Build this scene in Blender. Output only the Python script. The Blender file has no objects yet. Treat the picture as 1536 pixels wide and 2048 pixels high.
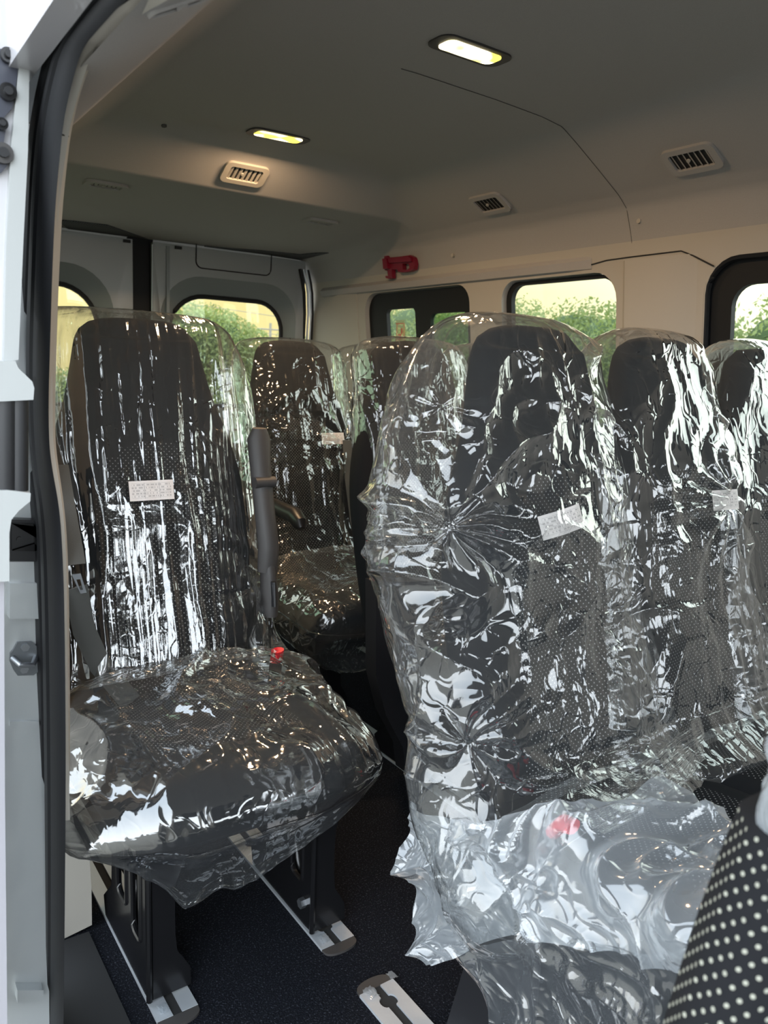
import bpy, bmesh, math, random
import numpy as np
from mathutils import Vector, Matrix
from mathutils.geometry import tessellate_polygon
PI = math.pi
SC = bpy.context.scene
COL = SC.collection
random.seed(5)

# ------------------------------------------------------------------ camera
F, YAW, PIT, ROL, HC = 1580.0, math.radians(35.25), math.radians(10.1), math.radians(2.35), 1.18
fw = np.array([math.sin(YAW)*math.cos(PIT), math.cos(YAW)*math.cos(PIT), -math.sin(PIT)])
rt0 = np.array([math.cos(YAW), -math.sin(YAW), 0.0]); up0 = np.cross(rt0, fw)
RT = math.cos(ROL)*rt0 + math.sin(ROL)*up0
UP = -math.sin(ROL)*rt0 + math.cos(ROL)*up0
cd = bpy.data.cameras.new('camera'); cam = bpy.data.objects.new('camera', cd); COL.objects.link(cam)
cd.sensor_fit = 'HORIZONTAL'; cd.sensor_width = 36.0; cd.lens = 36.0*F/1536.0
cd.dof.use_dof = True; cd.dof.focus_distance = 1.65; cd.dof.aperture_fstop = 9.7
cd.clip_start = 0.02; cd.clip_end = 300
cam.matrix_world = Matrix(((RT[0], UP[0], -fw[0], 0), (RT[1], UP[1], -fw[1], 0), (RT[2], UP[2], -fw[2], HC), (0, 0, 0, 1)))
SC.camera = cam
SC.view_settings.view_transform = 'Standard'; SC.view_settings.look = 'None'
SC.view_settings.gamma = 1; SC.view_settings.use_curve_mapping = False
SC.view_settings.exposure = 1.2
SC.cycles.max_bounces = 10; SC.cycles.transparent_max_bounces = 24
SC.cycles.diffuse_bounces = 4; SC.cycles.glossy_bounces = 4
SC.cycles.caustics_reflective = False; SC.cycles.caustics_refractive = False

def ray(u, v): return RT*(u-768)/F + UP*(1024-v)/F + fw
O3 = np.array([0, 0, HC])
def onx(u, v, x): d = ray(u, v); return O3 + d*x/d[0]
def ony(u, v, y): d = ray(u, v); return O3 + d*y/d[1]
def onz(u, v, z): d = ray(u, v); return O3 + d*(z-HC)/d[2]

# ------------------------------------------------------------------ world: dusk sky
W = bpy.data.worlds.new('dusk_sky'); SC.world = W; W.use_nodes = True
nt = W.node_tree; nt.nodes.clear()
def N(t, k, **kw):
    n = t.nodes.new(k)
    for a, b in kw.items(): setattr(n, a, b)
    return n
tc = N(nt, 'ShaderNodeTexCoord'); sep = N(nt, 'ShaderNodeSeparateXYZ'); nt.links.new(tc.outputs['Generated'], sep.inputs[0])
dot = N(nt, 'ShaderNodeVectorMath', operation='DOT_PRODUCT'); nt.links.new(tc.outputs['Generated'], dot.inputs[0]); dot.inputs[1].default_value = (0.28, 0.96, 0.0)
rm = N(nt, 'ShaderNodeMapRange'); nt.links.new(dot.outputs['Value'], rm.inputs[0]); rm.inputs[1].default_value = -0.4; rm.inputs[2].default_value = 0.95
mixc = N(nt, 'ShaderNodeMixRGB'); nt.links.new(rm.outputs[0], mixc.inputs[0])
mixc.inputs[1].default_value = (2.5, 2.7, 2.85, 1); mixc.inputs[2].default_value = (0.56, 0.47, 0.235, 1)
rz = N(nt, 'ShaderNodeMapRange'); nt.links.new(sep.outputs['Z'], rz.inputs[0]); rz.inputs[1].default_value = 0.1; rz.inputs[2].default_value = 0.9
mixz = N(nt, 'ShaderNodeMixRGB'); nt.links.new(rz.outputs[0], mixz.inputs[0]); nt.links.new(mixc.outputs[0], mixz.inputs[1]); mixz.inputs[2].default_value = (1.5, 1.75, 2.0, 1)
bg = N(nt, 'ShaderNodeBackground'); bg.inputs[1].default_value = 1.0; nt.links.new(mixz.outputs[0], bg.inputs[0])
wo = N(nt, 'ShaderNodeOutputWorld'); nt.links.new(bg.outputs[0], wo.inputs[0])

# ------------------------------------------------------------------ materials
def mat(name, color, rough=0.6, metal=0.0, spec=0.5, emit=None, estr=0, bump=None, noise=None, coat=0):
    m = bpy.data.materials.new(name); m.use_nodes = True; t = m.node_tree; b = t.nodes['Principled BSDF']
    b.inputs['Base Color'].default_value = (*color, 1); b.inputs['Roughness'].default_value = rough
    b.inputs['Metallic'].default_value = metal; b.inputs['Specular IOR Level'].default_value = spec
    b.inputs['Coat Weight'].default_value = coat
    if emit: b.inputs['Emission Color'].default_value = (*emit, 1); b.inputs['Emission Strength'].default_value = estr
    c = N(t, 'ShaderNodeTexCoord')
    if noise:   # (scale, second colour, low, high)
        n = N(t, 'ShaderNodeTexNoise'); n.inputs['Scale'].default_value = noise[0]; n.inputs['Detail'].default_value = 4
        t.links.new(c.outputs['Object'], n.inputs['Vector'])
        r = N(t, 'ShaderNodeValToRGB'); r.color_ramp.elements[0].position = noise[2]; r.color_ramp.elements[1].position = noise[3]
        r.color_ramp.elements[0].color = (*color, 1); r.color_ramp.elements[1].color = (*noise[1], 1)
        t.links.new(n.outputs['Fac'], r.inputs[0]); t.links.new(r.outputs[0], b.inputs['Base Color'])
    if bump:    # (scale, strength, distance)
        n2 = N(t, 'ShaderNodeTexNoise'); n2.inputs['Scale'].default_value = bump[0]; n2.inputs['Detail'].default_value = 3
        t.links.new(c.outputs['Object'], n2.inputs['Vector'])
        bp = N(t, 'ShaderNodeBump'); bp.inputs['Strength'].default_value = bump[1]; bp.inputs['Distance'].default_value = bump[2]
        t.links.new(n2.outputs['Fac'], bp.inputs['Height']); t.links.new(bp.outputs[0], b.inputs['Normal'])
    return m
MT = {}
MT['headliner'] = mat('headliner_fabric', (0.395, 0.38, 0.37), 0.95, spec=0.1, bump=(900, 0.25, 0.001), noise=(700, (0.44, 0.425, 0.415), 0.3, 0.7))
MT['trim'] = mat('warm_grey_trim', (0.46, 0.43, 0.38), 0.7, spec=0.25, bump=(1200, 0.15, 0.0005))
MT['trimdark'] = mat('dark_grey_grille', (0.10, 0.10, 0.10), 0.8)
MT['groove'] = mat('panel_gap', (0.02, 0.02, 0.02), 0.9)
MT['doorpanel'] = mat('grey_painted_door', (0.36, 0.37, 0.37), 0.35, spec=0.5)
MT['doordark'] = mat('grey_window_surround', (0.24, 0.26, 0.26), 0.4)
MT['rubber'] = mat('black_rubber', (0.010, 0.0105, 0.012), 0.6, spec=0.25)
MT['rubberm'] = mat('matt_black_rubber', (0.012, 0.012, 0.013), 0.7)
MT['blackplastic'] = mat('black_plastic', (0.012, 0.012, 0.014), 0.38)
MT['greyplastic'] = mat('charcoal_plastic', (0.05, 0.046, 0.045), 0.5, bump=(1500, 0.15, 0.0004))
MT['gloss'] = mat('gloss_black_steel', (0.008, 0.008, 0.009), 0.22, spec=0.6)
MT['alu'] = mat('filmed_aluminium', (0.55, 0.58, 0.62), 0.42, metal=0.45, bump=(60, 0.25, 0.002))
MT['silver'] = mat('silver_body_paint', (0.60, 0.63, 0.64), 0.33, metal=0.55, bump=(9, 0.35, 0.01), coat=0.3)
MT['zinc'] = mat('zinc_plated_steel', (0.42, 0.44, 0.47), 0.3, metal=0.9)
MT['strike'] = mat('dull_striker_steel', (0.20, 0.215, 0.23), 0.35, metal=0.6)
MT['white'] = mat('white_door_paint', (0.50, 0.49, 0.51), 0.3, coat=0.4)
MT['lighttrim'] = mat('light_grey_door_trim', (0.40, 0.41, 0.405), 0.55)
MT['red'] = mat('red_plastic', (0.75, 0.012, 0.03), 0.4)
MT['darkred'] = mat('deep_red_plastic', (0.20, 0.004, 0.022), 0.45)
MT['belt'] = mat('grey_belt_webbing', (0.085, 0.085, 0.08), 0.8, bump=(600, 0.4, 0.0006))
MT['carpet'] = mat('black_carpet', (0.006, 0.007, 0.011), 1.0, spec=0.15, bump=(300, 1.0, 0.006), noise=(260, (0.075, 0.082, 0.105), 0.55, 0.78))
MT['sill'] = mat('sill_plastic', (0.009, 0.0095, 0.011), 0.7)
MT['ground'] = mat('gravel_ground', (0.17, 0.16, 0.14), 0.95, noise=(6, (0.28, 0.26, 0.22), 0.35, 0.7))
MT['bark'] = mat('bark', (0.08, 0.06, 0.04), 0.9)
MT['pole'] = mat('weathered_wood_pole', (0.22, 0.2, 0.17), 0.9)
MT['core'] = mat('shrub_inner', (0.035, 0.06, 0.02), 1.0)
MT['clip'] = mat('pale_clip', (0.45, 0.43, 0.38), 0.6)

def leafmat(name, c1, c2):
    m = mat(name, c1, 0.6, noise=(1.6, c2, 0.35, 0.65)); t = m.node_tree; b = t.nodes['Principled BSDF']
    tr = N(t, 'ShaderNodeBsdfTranslucent'); tr.inputs[0].default_value = (c2[0]*1.3, c2[1]*1.3, c2[2]*0.9, 1)
    mx = N(t, 'ShaderNodeMixShader'); mx.inputs[0].default_value = 0.35
    t.links.new(b.outputs[0], mx.inputs[1]); t.links.new(tr.outputs[0], mx.inputs[2])
    t.links.new(mx.outputs[0], t.nodes['Material Output'].inputs[0]); return m
MT['leaf'] = leafmat('hedge_leaf', (0.10, 0.135, 0.05), (0.20, 0.25, 0.10))
MT['leaf2'] = leafmat('tree_leaf', (0.15, 0.18, 0.07), (0.25, 0.30, 0.12))

def fabric(name, dots):
    m = mat(name, (0.0095, 0.0100, 0.012), 0.9, spec=0.2); t = m.node_tree; b = t.nodes['Principled BSDF']
    if dots:
        uv = N(t, 'ShaderNodeUVMap'); uv.uv_map = 'metres'
        sp = N(t, 'ShaderNodeSeparateXYZ'); t.links.new(uv.outputs[0], sp.inputs[0])
        def mth(op, a, bb=None, c=None):
            n = N(t, 'ShaderNodeMath', operation=op)
            for i, x in enumerate((a, bb, c)):
                if x is None: continue
                if isinstance(x, (int, float)): n.inputs[i].default_value = x
                else: t.links.new(x, n.inputs[i])
            return n.outputs[0]
        P = 0.0118
        a = mth('DIVIDE', sp.outputs[0], P); c = mth('DIVIDE', sp.outputs[1], P)
        def grid(ox):
            fa = mth('SUBTRACT', mth('FRACT', mth('ADD', a, ox)), 0.5); fc = mth('SUBTRACT', mth('FRACT', mth('ADD', c, ox)), 0.5)
            return mth('ADD', mth('MULTIPLY', fa, fa), mth('MULTIPLY', fc, fc))
        g = mth('LESS_THAN', mth('MINIMUM', grid(0.0), grid(0.5)), 0.0115)
        mx = N(t, 'ShaderNodeMixRGB'); mx.inputs[1].default_value = (0.0095, 0.0100, 0.012, 1); mx.inputs[2].default_value = (0.34, 0.34, 0.33, 1)
        t.links.new(g, mx.inputs[0]); t.links.new(mx.outputs[0], b.inputs['Base Color'])
    return m
MT['fabric'] = fabric('plain_black_seat_fabric', False)
MT['dotted'] = fabric('dotted_black_seat_fabric', True)

def thin_fresnel(t, ior, normal=None):
    # thin sheet: the same reflectance from either side
    g = N(t, 'ShaderNodeNewGeometry'); r = N(t, 'ShaderNodeMapRange'); t.links.new(g.outputs['Backfacing'], r.inputs[0])
    r.inputs[3].default_value = ior; r.inputs[4].default_value = 1/ior
    f = N(t, 'ShaderNodeFresnel'); t.links.new(r.outputs[0], f.inputs[0])
    if normal is not None: t.links.new(normal, f.inputs['Normal'])
    return f
def film(name, haze=0.04, gl=1.0, streak=0.5, crumple=0.5, sc=38.0, rough=0.09, tint=(0.93, 0.97, 1.0)):
    m = bpy.data.materials.new(name); m.use_nodes = True; t = m.node_tree; t.nodes.clear()
    out = N(t, 'ShaderNodeOutputMaterial')
    uv = N(t, 'ShaderNodeUVMap'); uv.uv_map = 'metres'
    oc = N(t, 'ShaderNodeTexCoord')
    L = t.links.new
    # long soft folds running down the sheet
    def mul(a, b):
        n = N(t, 'ShaderNodeMath', operation='MULTIPLY')
        for i, x in enumerate((a, b)):
            if isinstance(x, (int, float)): n.inputs[i].default_value = x
            else: L(x, n.inputs[i])
        return n.outputs[0]
    def add(a, b):
        n = N(t, 'ShaderNodeMath', operation='ADD'); L(a, n.inputs[0]); L(b, n.inputs[1]); return n.outputs[0]
    mp = N(t, 'ShaderNodeMapping'); mp.inputs['Scale'].default_value = (30, 2.2, 1); L(uv.outputs[0], mp.inputs[0])
    n1 = N(t, 'ShaderNodeTexNoise'); n1.inputs['Scale'].default_value = 1.0; n1.inputs['Detail'].default_value = 2.0; n1.inputs['Distortion'].default_value = 0.3; L(mp.outputs[0], n1.inputs['Vector'])
    nw = N(t, 'ShaderNodeTexNoise'); nw.inputs['Scale'].default_value = 7; nw.inputs['Detail'].default_value = 2; L(oc.outputs['Object'], nw.inputs['Vector'])
    ad = N(t, 'ShaderNodeVectorMath', operation='MULTIPLY_ADD'); L(nw.outputs['Color'], ad.inputs[0]); ad.inputs[1].default_value = (0.16, 0.16, 0.16); L(oc.outputs['Object'], ad.inputs[2])
    def crease(scale, wid, amp, st=(1, 1, 1), ro=(0, 0, 0)):
        m_ = N(t, 'ShaderNodeMapping'); m_.inputs['Scale'].default_value = st; m_.inputs['Rotation'].default_value = ro; L(ad.outputs[0], m_.inputs[0])
        n = N(t, 'ShaderNodeTexNoise'); n.inputs['Scale'].default_value = scale; n.inputs['Detail'].default_value = 0.0; L(m_.outputs[0], n.inputs['Vector'])
        a = N(t, 'ShaderNodeMath', operation='SUBTRACT'); L(n.outputs['Fac'], a.inputs[0]); a.inputs[1].default_value = 0.5
        b = N(t, 'ShaderNodeMath', operation='ABSOLUTE'); L(a.outputs[0], b.inputs[0])
        r = N(t, 'ShaderNodeMapRange'); L(b.outputs[0], r.inputs[0]); r.inputs[1].default_value = 0; r.inputs[2].default_value = wid; r.inputs[3].default_value = amp; r.inputs[4].default_value = 0
        return r.outputs[0]
    v1 = N(t, 'ShaderNodeTexVoronoi', feature='F1'); v1.inputs['Scale'].default_value = sc; L(ad.outputs[0], v1.inputs['Vector'])
    nm = N(t, 'ShaderNodeTexNoise'); nm.inputs['Scale'].default_value = 5.5; nm.inputs['Detail'].default_value = 1.5; L(oc.outputs['Object'], nm.inputs['Vector'])
    rmk = N(t, 'ShaderNodeMapRange'); rmk.inputs[1].default_value = 0.47; rmk.inputs[2].default_value = 0.62; L(nm.outputs['Fac'], rmk.inputs[0])
    h = add(mul(n1.outputs['Fac'], 0.010*streak), mul(mul(v1.outputs['Distance'], 0.0065), mul(rmk.outputs[0], crumple)))
    h = add(h, add(crease(13, .05, .0011*crumple, (1, 1, .5), (.5, .3, .2)), crease(27, .06, .0006*crumple, (1, .6, 1), (.2, .7, .4))))
    bp = N(t, 'ShaderNodeBump'); bp.inputs['Strength'].default_value = 1.0; bp.inputs['Distance'].default_value = 1.0; L(h, bp.inputs['Height'])
    fr = thin_fresnel(t, 1.55, bp.outputs[0])
    fm = N(t, 'ShaderNodeMath', operation='MULTIPLY', use_clamp=True); L(fr.outputs[0], fm.inputs[0]); fm.inputs[1].default_value = 1.9*gl
    fa = N(t, 'ShaderNodeMath', operation='MINIMUM'); L(fm.outputs[0], fa.inputs[0]); fa.inputs[1].default_value = 0.85
    tr = N(t, 'ShaderNodeBsdfTransparent'); tr.inputs[0].default_value = (0.97, 0.98, 0.98, 1)
    df = N(t, 'ShaderNodeBsdfDiffuse'); df.inputs[0].default_value = (*tint, 1)
    tl = N(t, 'ShaderNodeBsdfTranslucent'); tl.inputs[0].default_value = (*tint, 1)
    dm = N(t, 'ShaderNodeMixShader'); dm.inputs[0].default_value = 0.45; L(df.outputs[0], dm.inputs[1]); L(tl.outputs[0], dm.inputs[2])
    lw = N(t, 'ShaderNodeLayerWeight'); lw.inputs[0].default_value = 0.35
    hz = N(t, 'ShaderNodeMath', operation='MULTIPLY_ADD', use_clamp=True); L(lw.outputs['Facing'], hz.inputs[0]); hz.inputs[1].default_value = haze*3.0; hz.inputs[2].default_value = haze
    m1 = N(t, 'ShaderNodeMixShader'); L(hz.outputs[0], m1.inputs[0]); L(tr.outputs[0], m1.inputs[1]); L(dm.outputs[0], m1.inputs[2])
    gls = N(t, 'ShaderNodeBsdfGlossy'); gls.inputs['Roughness'].default_value = rough; gls.inputs[0].default_value = (1, 1, 1, 1); L(bp.outputs[0], gls.inputs['Normal'])
    m2 = N(t, 'ShaderNodeMixShader'); L(fa.outputs[0], m2.inputs[0]); L(m1.outputs[0], m2.inputs[1]); L(gls.outputs[0], m2.inputs[2])
    L(m2.outputs[0], out.inputs[0])
    return m
MT['film_streak'] = film('clear_film_long_folds', 0.022, 1.9, 1.2, 0.35, 30, 0.07)
MT['film'] = film('clear_film_crumpled', 0.03, 1.25, 0.4, 0.9, 28, 0.07)
MT['film_far'] = film('clear_film_far_seat', 0.025, 1.3, 0.6, 0.8, 24, 0.07)
MT['film_hang'] = film('hanging_clear_film', 0.06, 1.4, 0.3, 1.1, 26, 0.09, (0.86, 0.93, 1.0))
MT['film_pile'] = film('cloudy_film_bunched', 0.21, 1.3, 0.1, 1.2, 26, 0.11, (0.86, 0.93, 1.0))

def glassmat(name, col, ior=1.45):
    m = bpy.data.materials.new(name); m.use_nodes = True; t = m.node_tree; t.nodes.clear(); L = t.links.new
    out = N(t, 'ShaderNodeOutputMaterial'); tr = N(t, 'ShaderNodeBsdfTransparent'); tr.inputs[0].default_value = (*col, 1)
    g = N(t, 'ShaderNodeBsdfGlossy'); g.inputs['Roughness'].default_value = 0.01; fr = thin_fresnel(t, ior)
    mx = N(t, 'ShaderNodeMixShader'); L(fr.outputs[0], mx.inputs[0]); L(tr.outputs[0], mx.inputs[1]); L(g.outputs[0], mx.inputs[2]); L(mx.outputs[0], out.inputs[0]); return m
MT['glass'] = glassmat('window_glass', (0.92, 0.94, 0.88))
MT['glassgreen'] = glassmat('greenish_window_glass', (0.62, 0.72, 0.58))

def labelmat():
    m = mat('shipping_label_print', (0.86, 0.82, 0.80), 0.5); t = m.node_tree; b = t.nodes['Principled BSDF']; L = t.links.new
    uv = N(t, 'ShaderNodeUVMap'); uv.uv_map = 'metres'
    br = N(t, 'ShaderNodeTexBrick'); br.offset = 0; br.inputs['Scale'].default_value = 1; br.inputs['Brick Width'].default_value = 0.34; br.inputs['Row Height'].default_value = 0.145
    br.inputs['Mortar Size'].default_value = 0.008; br.inputs['Color1'].default_value = (0, 0, 0, 1); br.inputs['Color2'].default_value = (0, 0, 0, 1); br.inputs['Mortar'].default_value = (1, 1, 1, 1)
    L(uv.outputs[0], br.inputs['Vector'])
    mp = N(t, 'ShaderNodeMapping'); mp.inputs['Scale'].default_value = (34, 1, 1); L(uv.outputs[0], mp.inputs[0])
    sp = N(t, 'ShaderNodeSeparateXYZ'); L(uv.outputs[0], sp.inputs[0])
    def mth(op, a, bb=None):
        n = N(t, 'ShaderNodeMath', operation=op)
        for i, x in enumerate((a, bb)):
            if x is None: continue
            if isinstance(x, (int, float)): n.inputs[i].default_value = x
            else: L(x, n.inputs[i])
        return n.outputs[0]
    row = mth('FRACT', mth('DIVIDE', sp.outputs[1], 0.145))
    band = mth('LESS_THAN', mth('ABSOLUTE', mth('SUBTRACT', row, 0.5)), 0.24)
    cells = N(t, 'ShaderNodeCombineXYZ'); L(mth('FLOOR', mth('MULTIPLY', sp.outputs[0], 46)), cells.inputs[0]); L(mth('FLOOR', mth('DIVIDE', sp.outputs[1], 0.145)), cells.inputs[1])
    wn = N(t, 'ShaderNodeTexWhiteNoise'); L(cells.outputs[0], wn.inputs['Vector'])
    ink = mth('MULTIPLY', band, mth('GREATER_THAN', wn.outputs['Value'], 0.45))
    mg = mth('LESS_THAN', mth('ABSOLUTE', mth('SUBTRACT', sp.outputs[0], 0.5)), 0.44)
    mg2 = mth('LESS_THAN', mth('ABSOLUTE', mth('SUBTRACT', sp.outputs[1], 0.5)), 0.40)
    tot = mth('MULTIPLY', mth('MULTIPLY', mth('MAXIMUM', mth('MULTIPLY', ink, 0.55), mth('MULTIPLY', br.outputs['Color'], 0.45)), mg), mg2)
    mx = N(t, 'ShaderNodeMixRGB'); mx.inputs[1].default_value = (0.80, 0.75, 0.73, 1); mx.inputs[2].default_value = (0.22, 0.2, 0.2, 1)
    L(tot, mx.inputs[0]); L(mx.outputs[0], b.inputs['Base Color']); return m
MT['label'] = labelmat()

# ------------------------------------------------------------------ object helpers
def mk(name, verts, faces, m, parent=None, smooth=False, uvs=None, mats=None, fmat=None):
    me = bpy.data.meshes.new(name); me.from_pydata([tuple(map(float, v)) for v in verts], [], [tuple(map(int, f)) for f in faces])
    for mm in (mats or [m]): me.materials.append(mm)
    if fmat is not None: me.polygons.foreach_set('material_index', np.asarray(fmat, dtype=np.int32))
    if len(me.polygons) < 20000:
        me.polygons.foreach_set('use_smooth', np.ones(len(me.polygons), dtype=bool))
        if not smooth: me.set_sharp_from_angle(angle=math.radians(38))
    elif smooth: me.polygons.foreach_set('use_smooth', np.ones(len(me.polygons), dtype=bool))
    if uvs is not None:
        ul = me.uv_layers.new(name='metres'); li = np.zeros(len(me.loops), dtype=np.int32); me.loops.foreach_get('vertex_index', li)
        ul.data.foreach_set('uv', np.asarray(uvs, dtype=np.float32)[li].ravel())
    me.update()
    o = bpy.data.objects.new(name, me); COL.objects.link(o)
    if parent is not None:
        o.parent = parent; o.matrix_parent_inverse = Matrix.Translation(-Vector(parent.location))
    return o
def thing(name, label, cat, loc, group=None):
    o = bpy.data.objects.new(name, None); COL.objects.link(o); o.location = loc; o.empty_display_size = 0.1
    return tag(o, label, cat, group)
def tag(o, label, cat, group=None, kind=None):
    o['label'] = label; o['category'] = cat
    if group: o['group'] = group
    if kind: o['kind'] = kind
    return o
def struct(o): o['kind'] = 'structure'; return o

def rrect(x0, x1, y0, y1, r, n=6):
    if not isinstance(r, (tuple, list)): r = (r, r, r, r)   # bl, br, tr, tl
    p = []
    for (cx, cy, a0, rr) in ((x0+r[0], y0+r[0], PI, r[0]), (x1-r[1], y0+r[1], 1.5*PI, r[1]), (x1-r[2], y1-r[2], 0, r[2]), (x0+r[3], y1-r[3], .5*PI, r[3])):
        for i in range(n+1):
            a = a0 + .5*PI*i/n; p.append((cx+rr*math.cos(a), cy+rr*math.sin(a)))
    return p
def plate(name, outer, holes, fmap, th, m, parent=None, collect=None):
    """flat panel with holes; fmap(a, b, t) -> xyz, t runs 0..th through the thickness"""
    loops = [outer] + list(holes)
    tri = tessellate_polygon([[Vector((a, b, 0)) for a, b in l] for l in loops])
    pts = [p for l in loops for p in l]; n = len(pts)
    V = [fmap(a, b, 0) for a, b in pts] + [fmap(a, b, th) for a, b in pts]
    Fc = [tuple(t) for t in tri] + [tuple(i+n for i in reversed(t)) for t in tri]
    k = 0
    for l in loops:
        for i in range(len(l)): j = (i+1) % len(l); Fc.append((k+i, k+j, n+k+j, n+k+i))
        k += len(l)
    if collect is not None:
        b = len(collect[0]); collect[0].extend(V); collect[1].extend([tuple(i+b for i in f) for f in Fc]); return
    return mk(name, V, Fc, m, parent)
def box(collect, c, s, rot=None):
    V = [Vector((x*s[0]/2, y*s[1]/2, z*s[2]/2)) for x in (-1, 1) for y in (-1, 1) for z in (-1, 1)]
    if rot is not None: V = [rot @ v for v in V]
    b = len(collect[0]); collect[0].extend([(v.x+c[0], v.y+c[1], v.z+c[2]) for v in V])
    collect[1].extend([tuple(b+i for i in f) for f in ((0, 1, 3, 2), (4, 6, 7, 5), (0, 4, 5, 1), (2, 3, 7, 6), (0, 2, 6, 4), (1, 5, 7, 3))])
def loft(rings, closed=True, caps=True):
    n = len(rings[0]); V = [p for r in rings for p in r]; Fc = []
    for i in range(len(rings)-1):
        for j in range(n if closed else n-1):
            k = (j+1) % n; Fc.append((i*n+j, i*n+k, (i+1)*n+k, (i+1)*n+j))
    if caps and closed: Fc.append(tuple(reversed(range(n)))); Fc.append(tuple(range((len(rings)-1)*n, len(rings)*n)))
    return V, Fc
def merge(c, vf):
    b = len(c[0]); c[0].extend(vf[0]); c[1].extend([tuple(i+b for i in f) for f in vf[1]])
def tube(pts, r, n=10, flat=1.0, up=None):
    """round (or flattened) rod along pts"""
    P = [Vector(p) for p in pts]; rings = []
    for i, p in enumerate(P):
        t = (P[min(i+1, len(P)-1)] - P[max(i-1, 0)]).normalized()
        a = Vector(up) if up else (Vector((0, 0, 1)) if abs(t.z) < .9 else Vector((1, 0, 0)))
        s = t.cross(a).normalized(); a = s.cross(t).normalized(); rr = r[i] if isinstance(r, (list, tuple)) else r
        rings.append([tuple(p + s*rr*math.cos(2*PI*k/n) + a*rr*flat*math.sin(2*PI*k/n)) for k in range(n)])
    return loft(rings)
def cyl(c0, c1, r, n=20): return tube([c0, c1], r, n)
def catmull(keys, n):
    K = np.array(keys, float); m = len(K); out = []
    seg = np.linalg.norm(np.diff(K[:, :2], axis=0), axis=1); cs = np.concatenate([[0], np.cumsum(seg)])
    for s in np.linspace(0, cs[-1], n):
        i = min(np.searchsorted(cs, s, side='right')-1, m-2); t = (s-cs[i])/max(seg[i], 1e-9)
        p0, p1, p2, p3 = K[max(i-1, 0)], K[i], K[i+1], K[min(i+2, m-1)]
        out.append(.5*((2*p1)+(-p0+p2)*t+(2*p0-5*p1+4*p2-p3)*t*t+(-p0+3*p1-3*p2+p3)*t**3))
    return np.array(out), np.linspace(0, cs[-1], n)

# value noise
def vnoise(p, seed=0):
    p = np.asarray(p, float); i = np.floor(p).astype(np.int64); f = p-i; f = f*f*(3-2*f)
    def h(x, y, z):
        n = (x*73856093) ^ (y*19349663) ^ (z*83492791) ^ (seed*2654435761 & 0x7fffffff)
        n = (n ^ (n >> 13))*1274126177 & 0x7fffffffffff; n = (n ^ (n >> 16)) & 0xffff
        return n/65535.0
    r = 0
    for dx in (0, 1):
        for dy in (0, 1):
            for dz in (0, 1):
                w = (f[:, 0] if dx else 1-f[:, 0])*(f[:, 1] if dy else 1-f[:, 1])*(f[:, 2] if dz else 1-f[:, 2])
                r = r + w*h(i[:, 0]+dx, i[:, 1]+dy, i[:, 2]+dz)
    return r
def ridge(p, seed=0): return 1-np.abs(2*vnoise(p, seed)-1)

# ------------------------------------------------------------------ van shell
CX = 1.21
def ceil_z(x, y):
    d = abs(x-CX)
    pr = [(0, 1.883), (.25, 1.879), (.42, 1.872), (.50, 1.862), (.56, 1.832), (.66, 1.778), (.76, 1.722), (.80, 1.69), (.83, 1.62), (.85, 1.555), (.94, 1.505), (.96, 1.50)]
    z = pr[-1][1]
    for (a, za), (b, zb) in zip(pr, pr[1:]):
        if d <= b: z = za+(zb-za)*(d-a)/(b-a); break
    L = 2.0 if y < 2.40 else (1.90-(y-2.40)/.24*.140 if y < 2.64 else 1.760-(y-2.64)*.048)
    k = 0.012
    return -k*math.log(math.exp(-z/k)+math.exp(-L/k)) if abs(z-L) < .3 else min(z, L)
xs = sorted(set([round(CX+s*d, 4) for s in (-1, 1) for d in list(np.linspace(0, .5, 16))+list(np.linspace(.5, .86, 40))]+[CX-.88, CX-.90, CX-.92, CX-.952]))
ys = sorted(set(list(np.round(np.linspace(-2.2, 2.3, 40), 3))+list(np.round(np.linspace(2.3, 2.75, 46), 3))+list(np.round(np.linspace(2.75, 3.66, 20), 3))))
V = [(x, y, ceil_z(x, y)) for y in ys for x in xs]; nx = len(xs)
Fc = [(j*nx+i, j*nx+i+1, (j+1)*nx+i+1, (j+1)*nx+i) for j in range(len(ys)-1) for i in range(nx-1)]
struct(mk('ceiling', V, Fc, MT['headliner'], smooth=True))
# roof skin above
struct(plate('trim_roof', rrect(.12, 2.3, -2.3, 3.8, .1), [], lambda a, b, t: (a, b, 1.93+t), .03, MT['white']))
# headliner joint across the roof
jp = [(x, 1.645, ceil_z(x, 1.645)-.001) for x in np.linspace(1.16, 2.055, 60)]
struct(mk('trim_headliner_joint', *tube(jp, .0009, 6), mat('headliner_gap', (.09, .09, .088), .9)))

def wallx(z): return 2.13-(z-.9)*.12
def wmap(a, b, t): return (wallx(b)+t, a, b)
W2 = rrect(2.405, 3.14, .96, 1.525, (.05, .05, .09, .07)); W3 = rrect(1.70, 2.225, .96, 1.52, (.05, .05, .07, .09)); W4 = rrect(.45, 1.388, .96, 1.53, (.05, .05, .1, .1))
# far side wall, panels in one piece with window openings (mirror order: a = y, b = z)
struct(plate('wall_left', [(-2.2, -.0), (3.66, -.0), (3.66, 1.60), (-2.2, 1.60)], [W2, W3, W4, rrect(-1.7, -.7, .9, 1.5, .1)], wmap, .05, MT['trim']))
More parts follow.
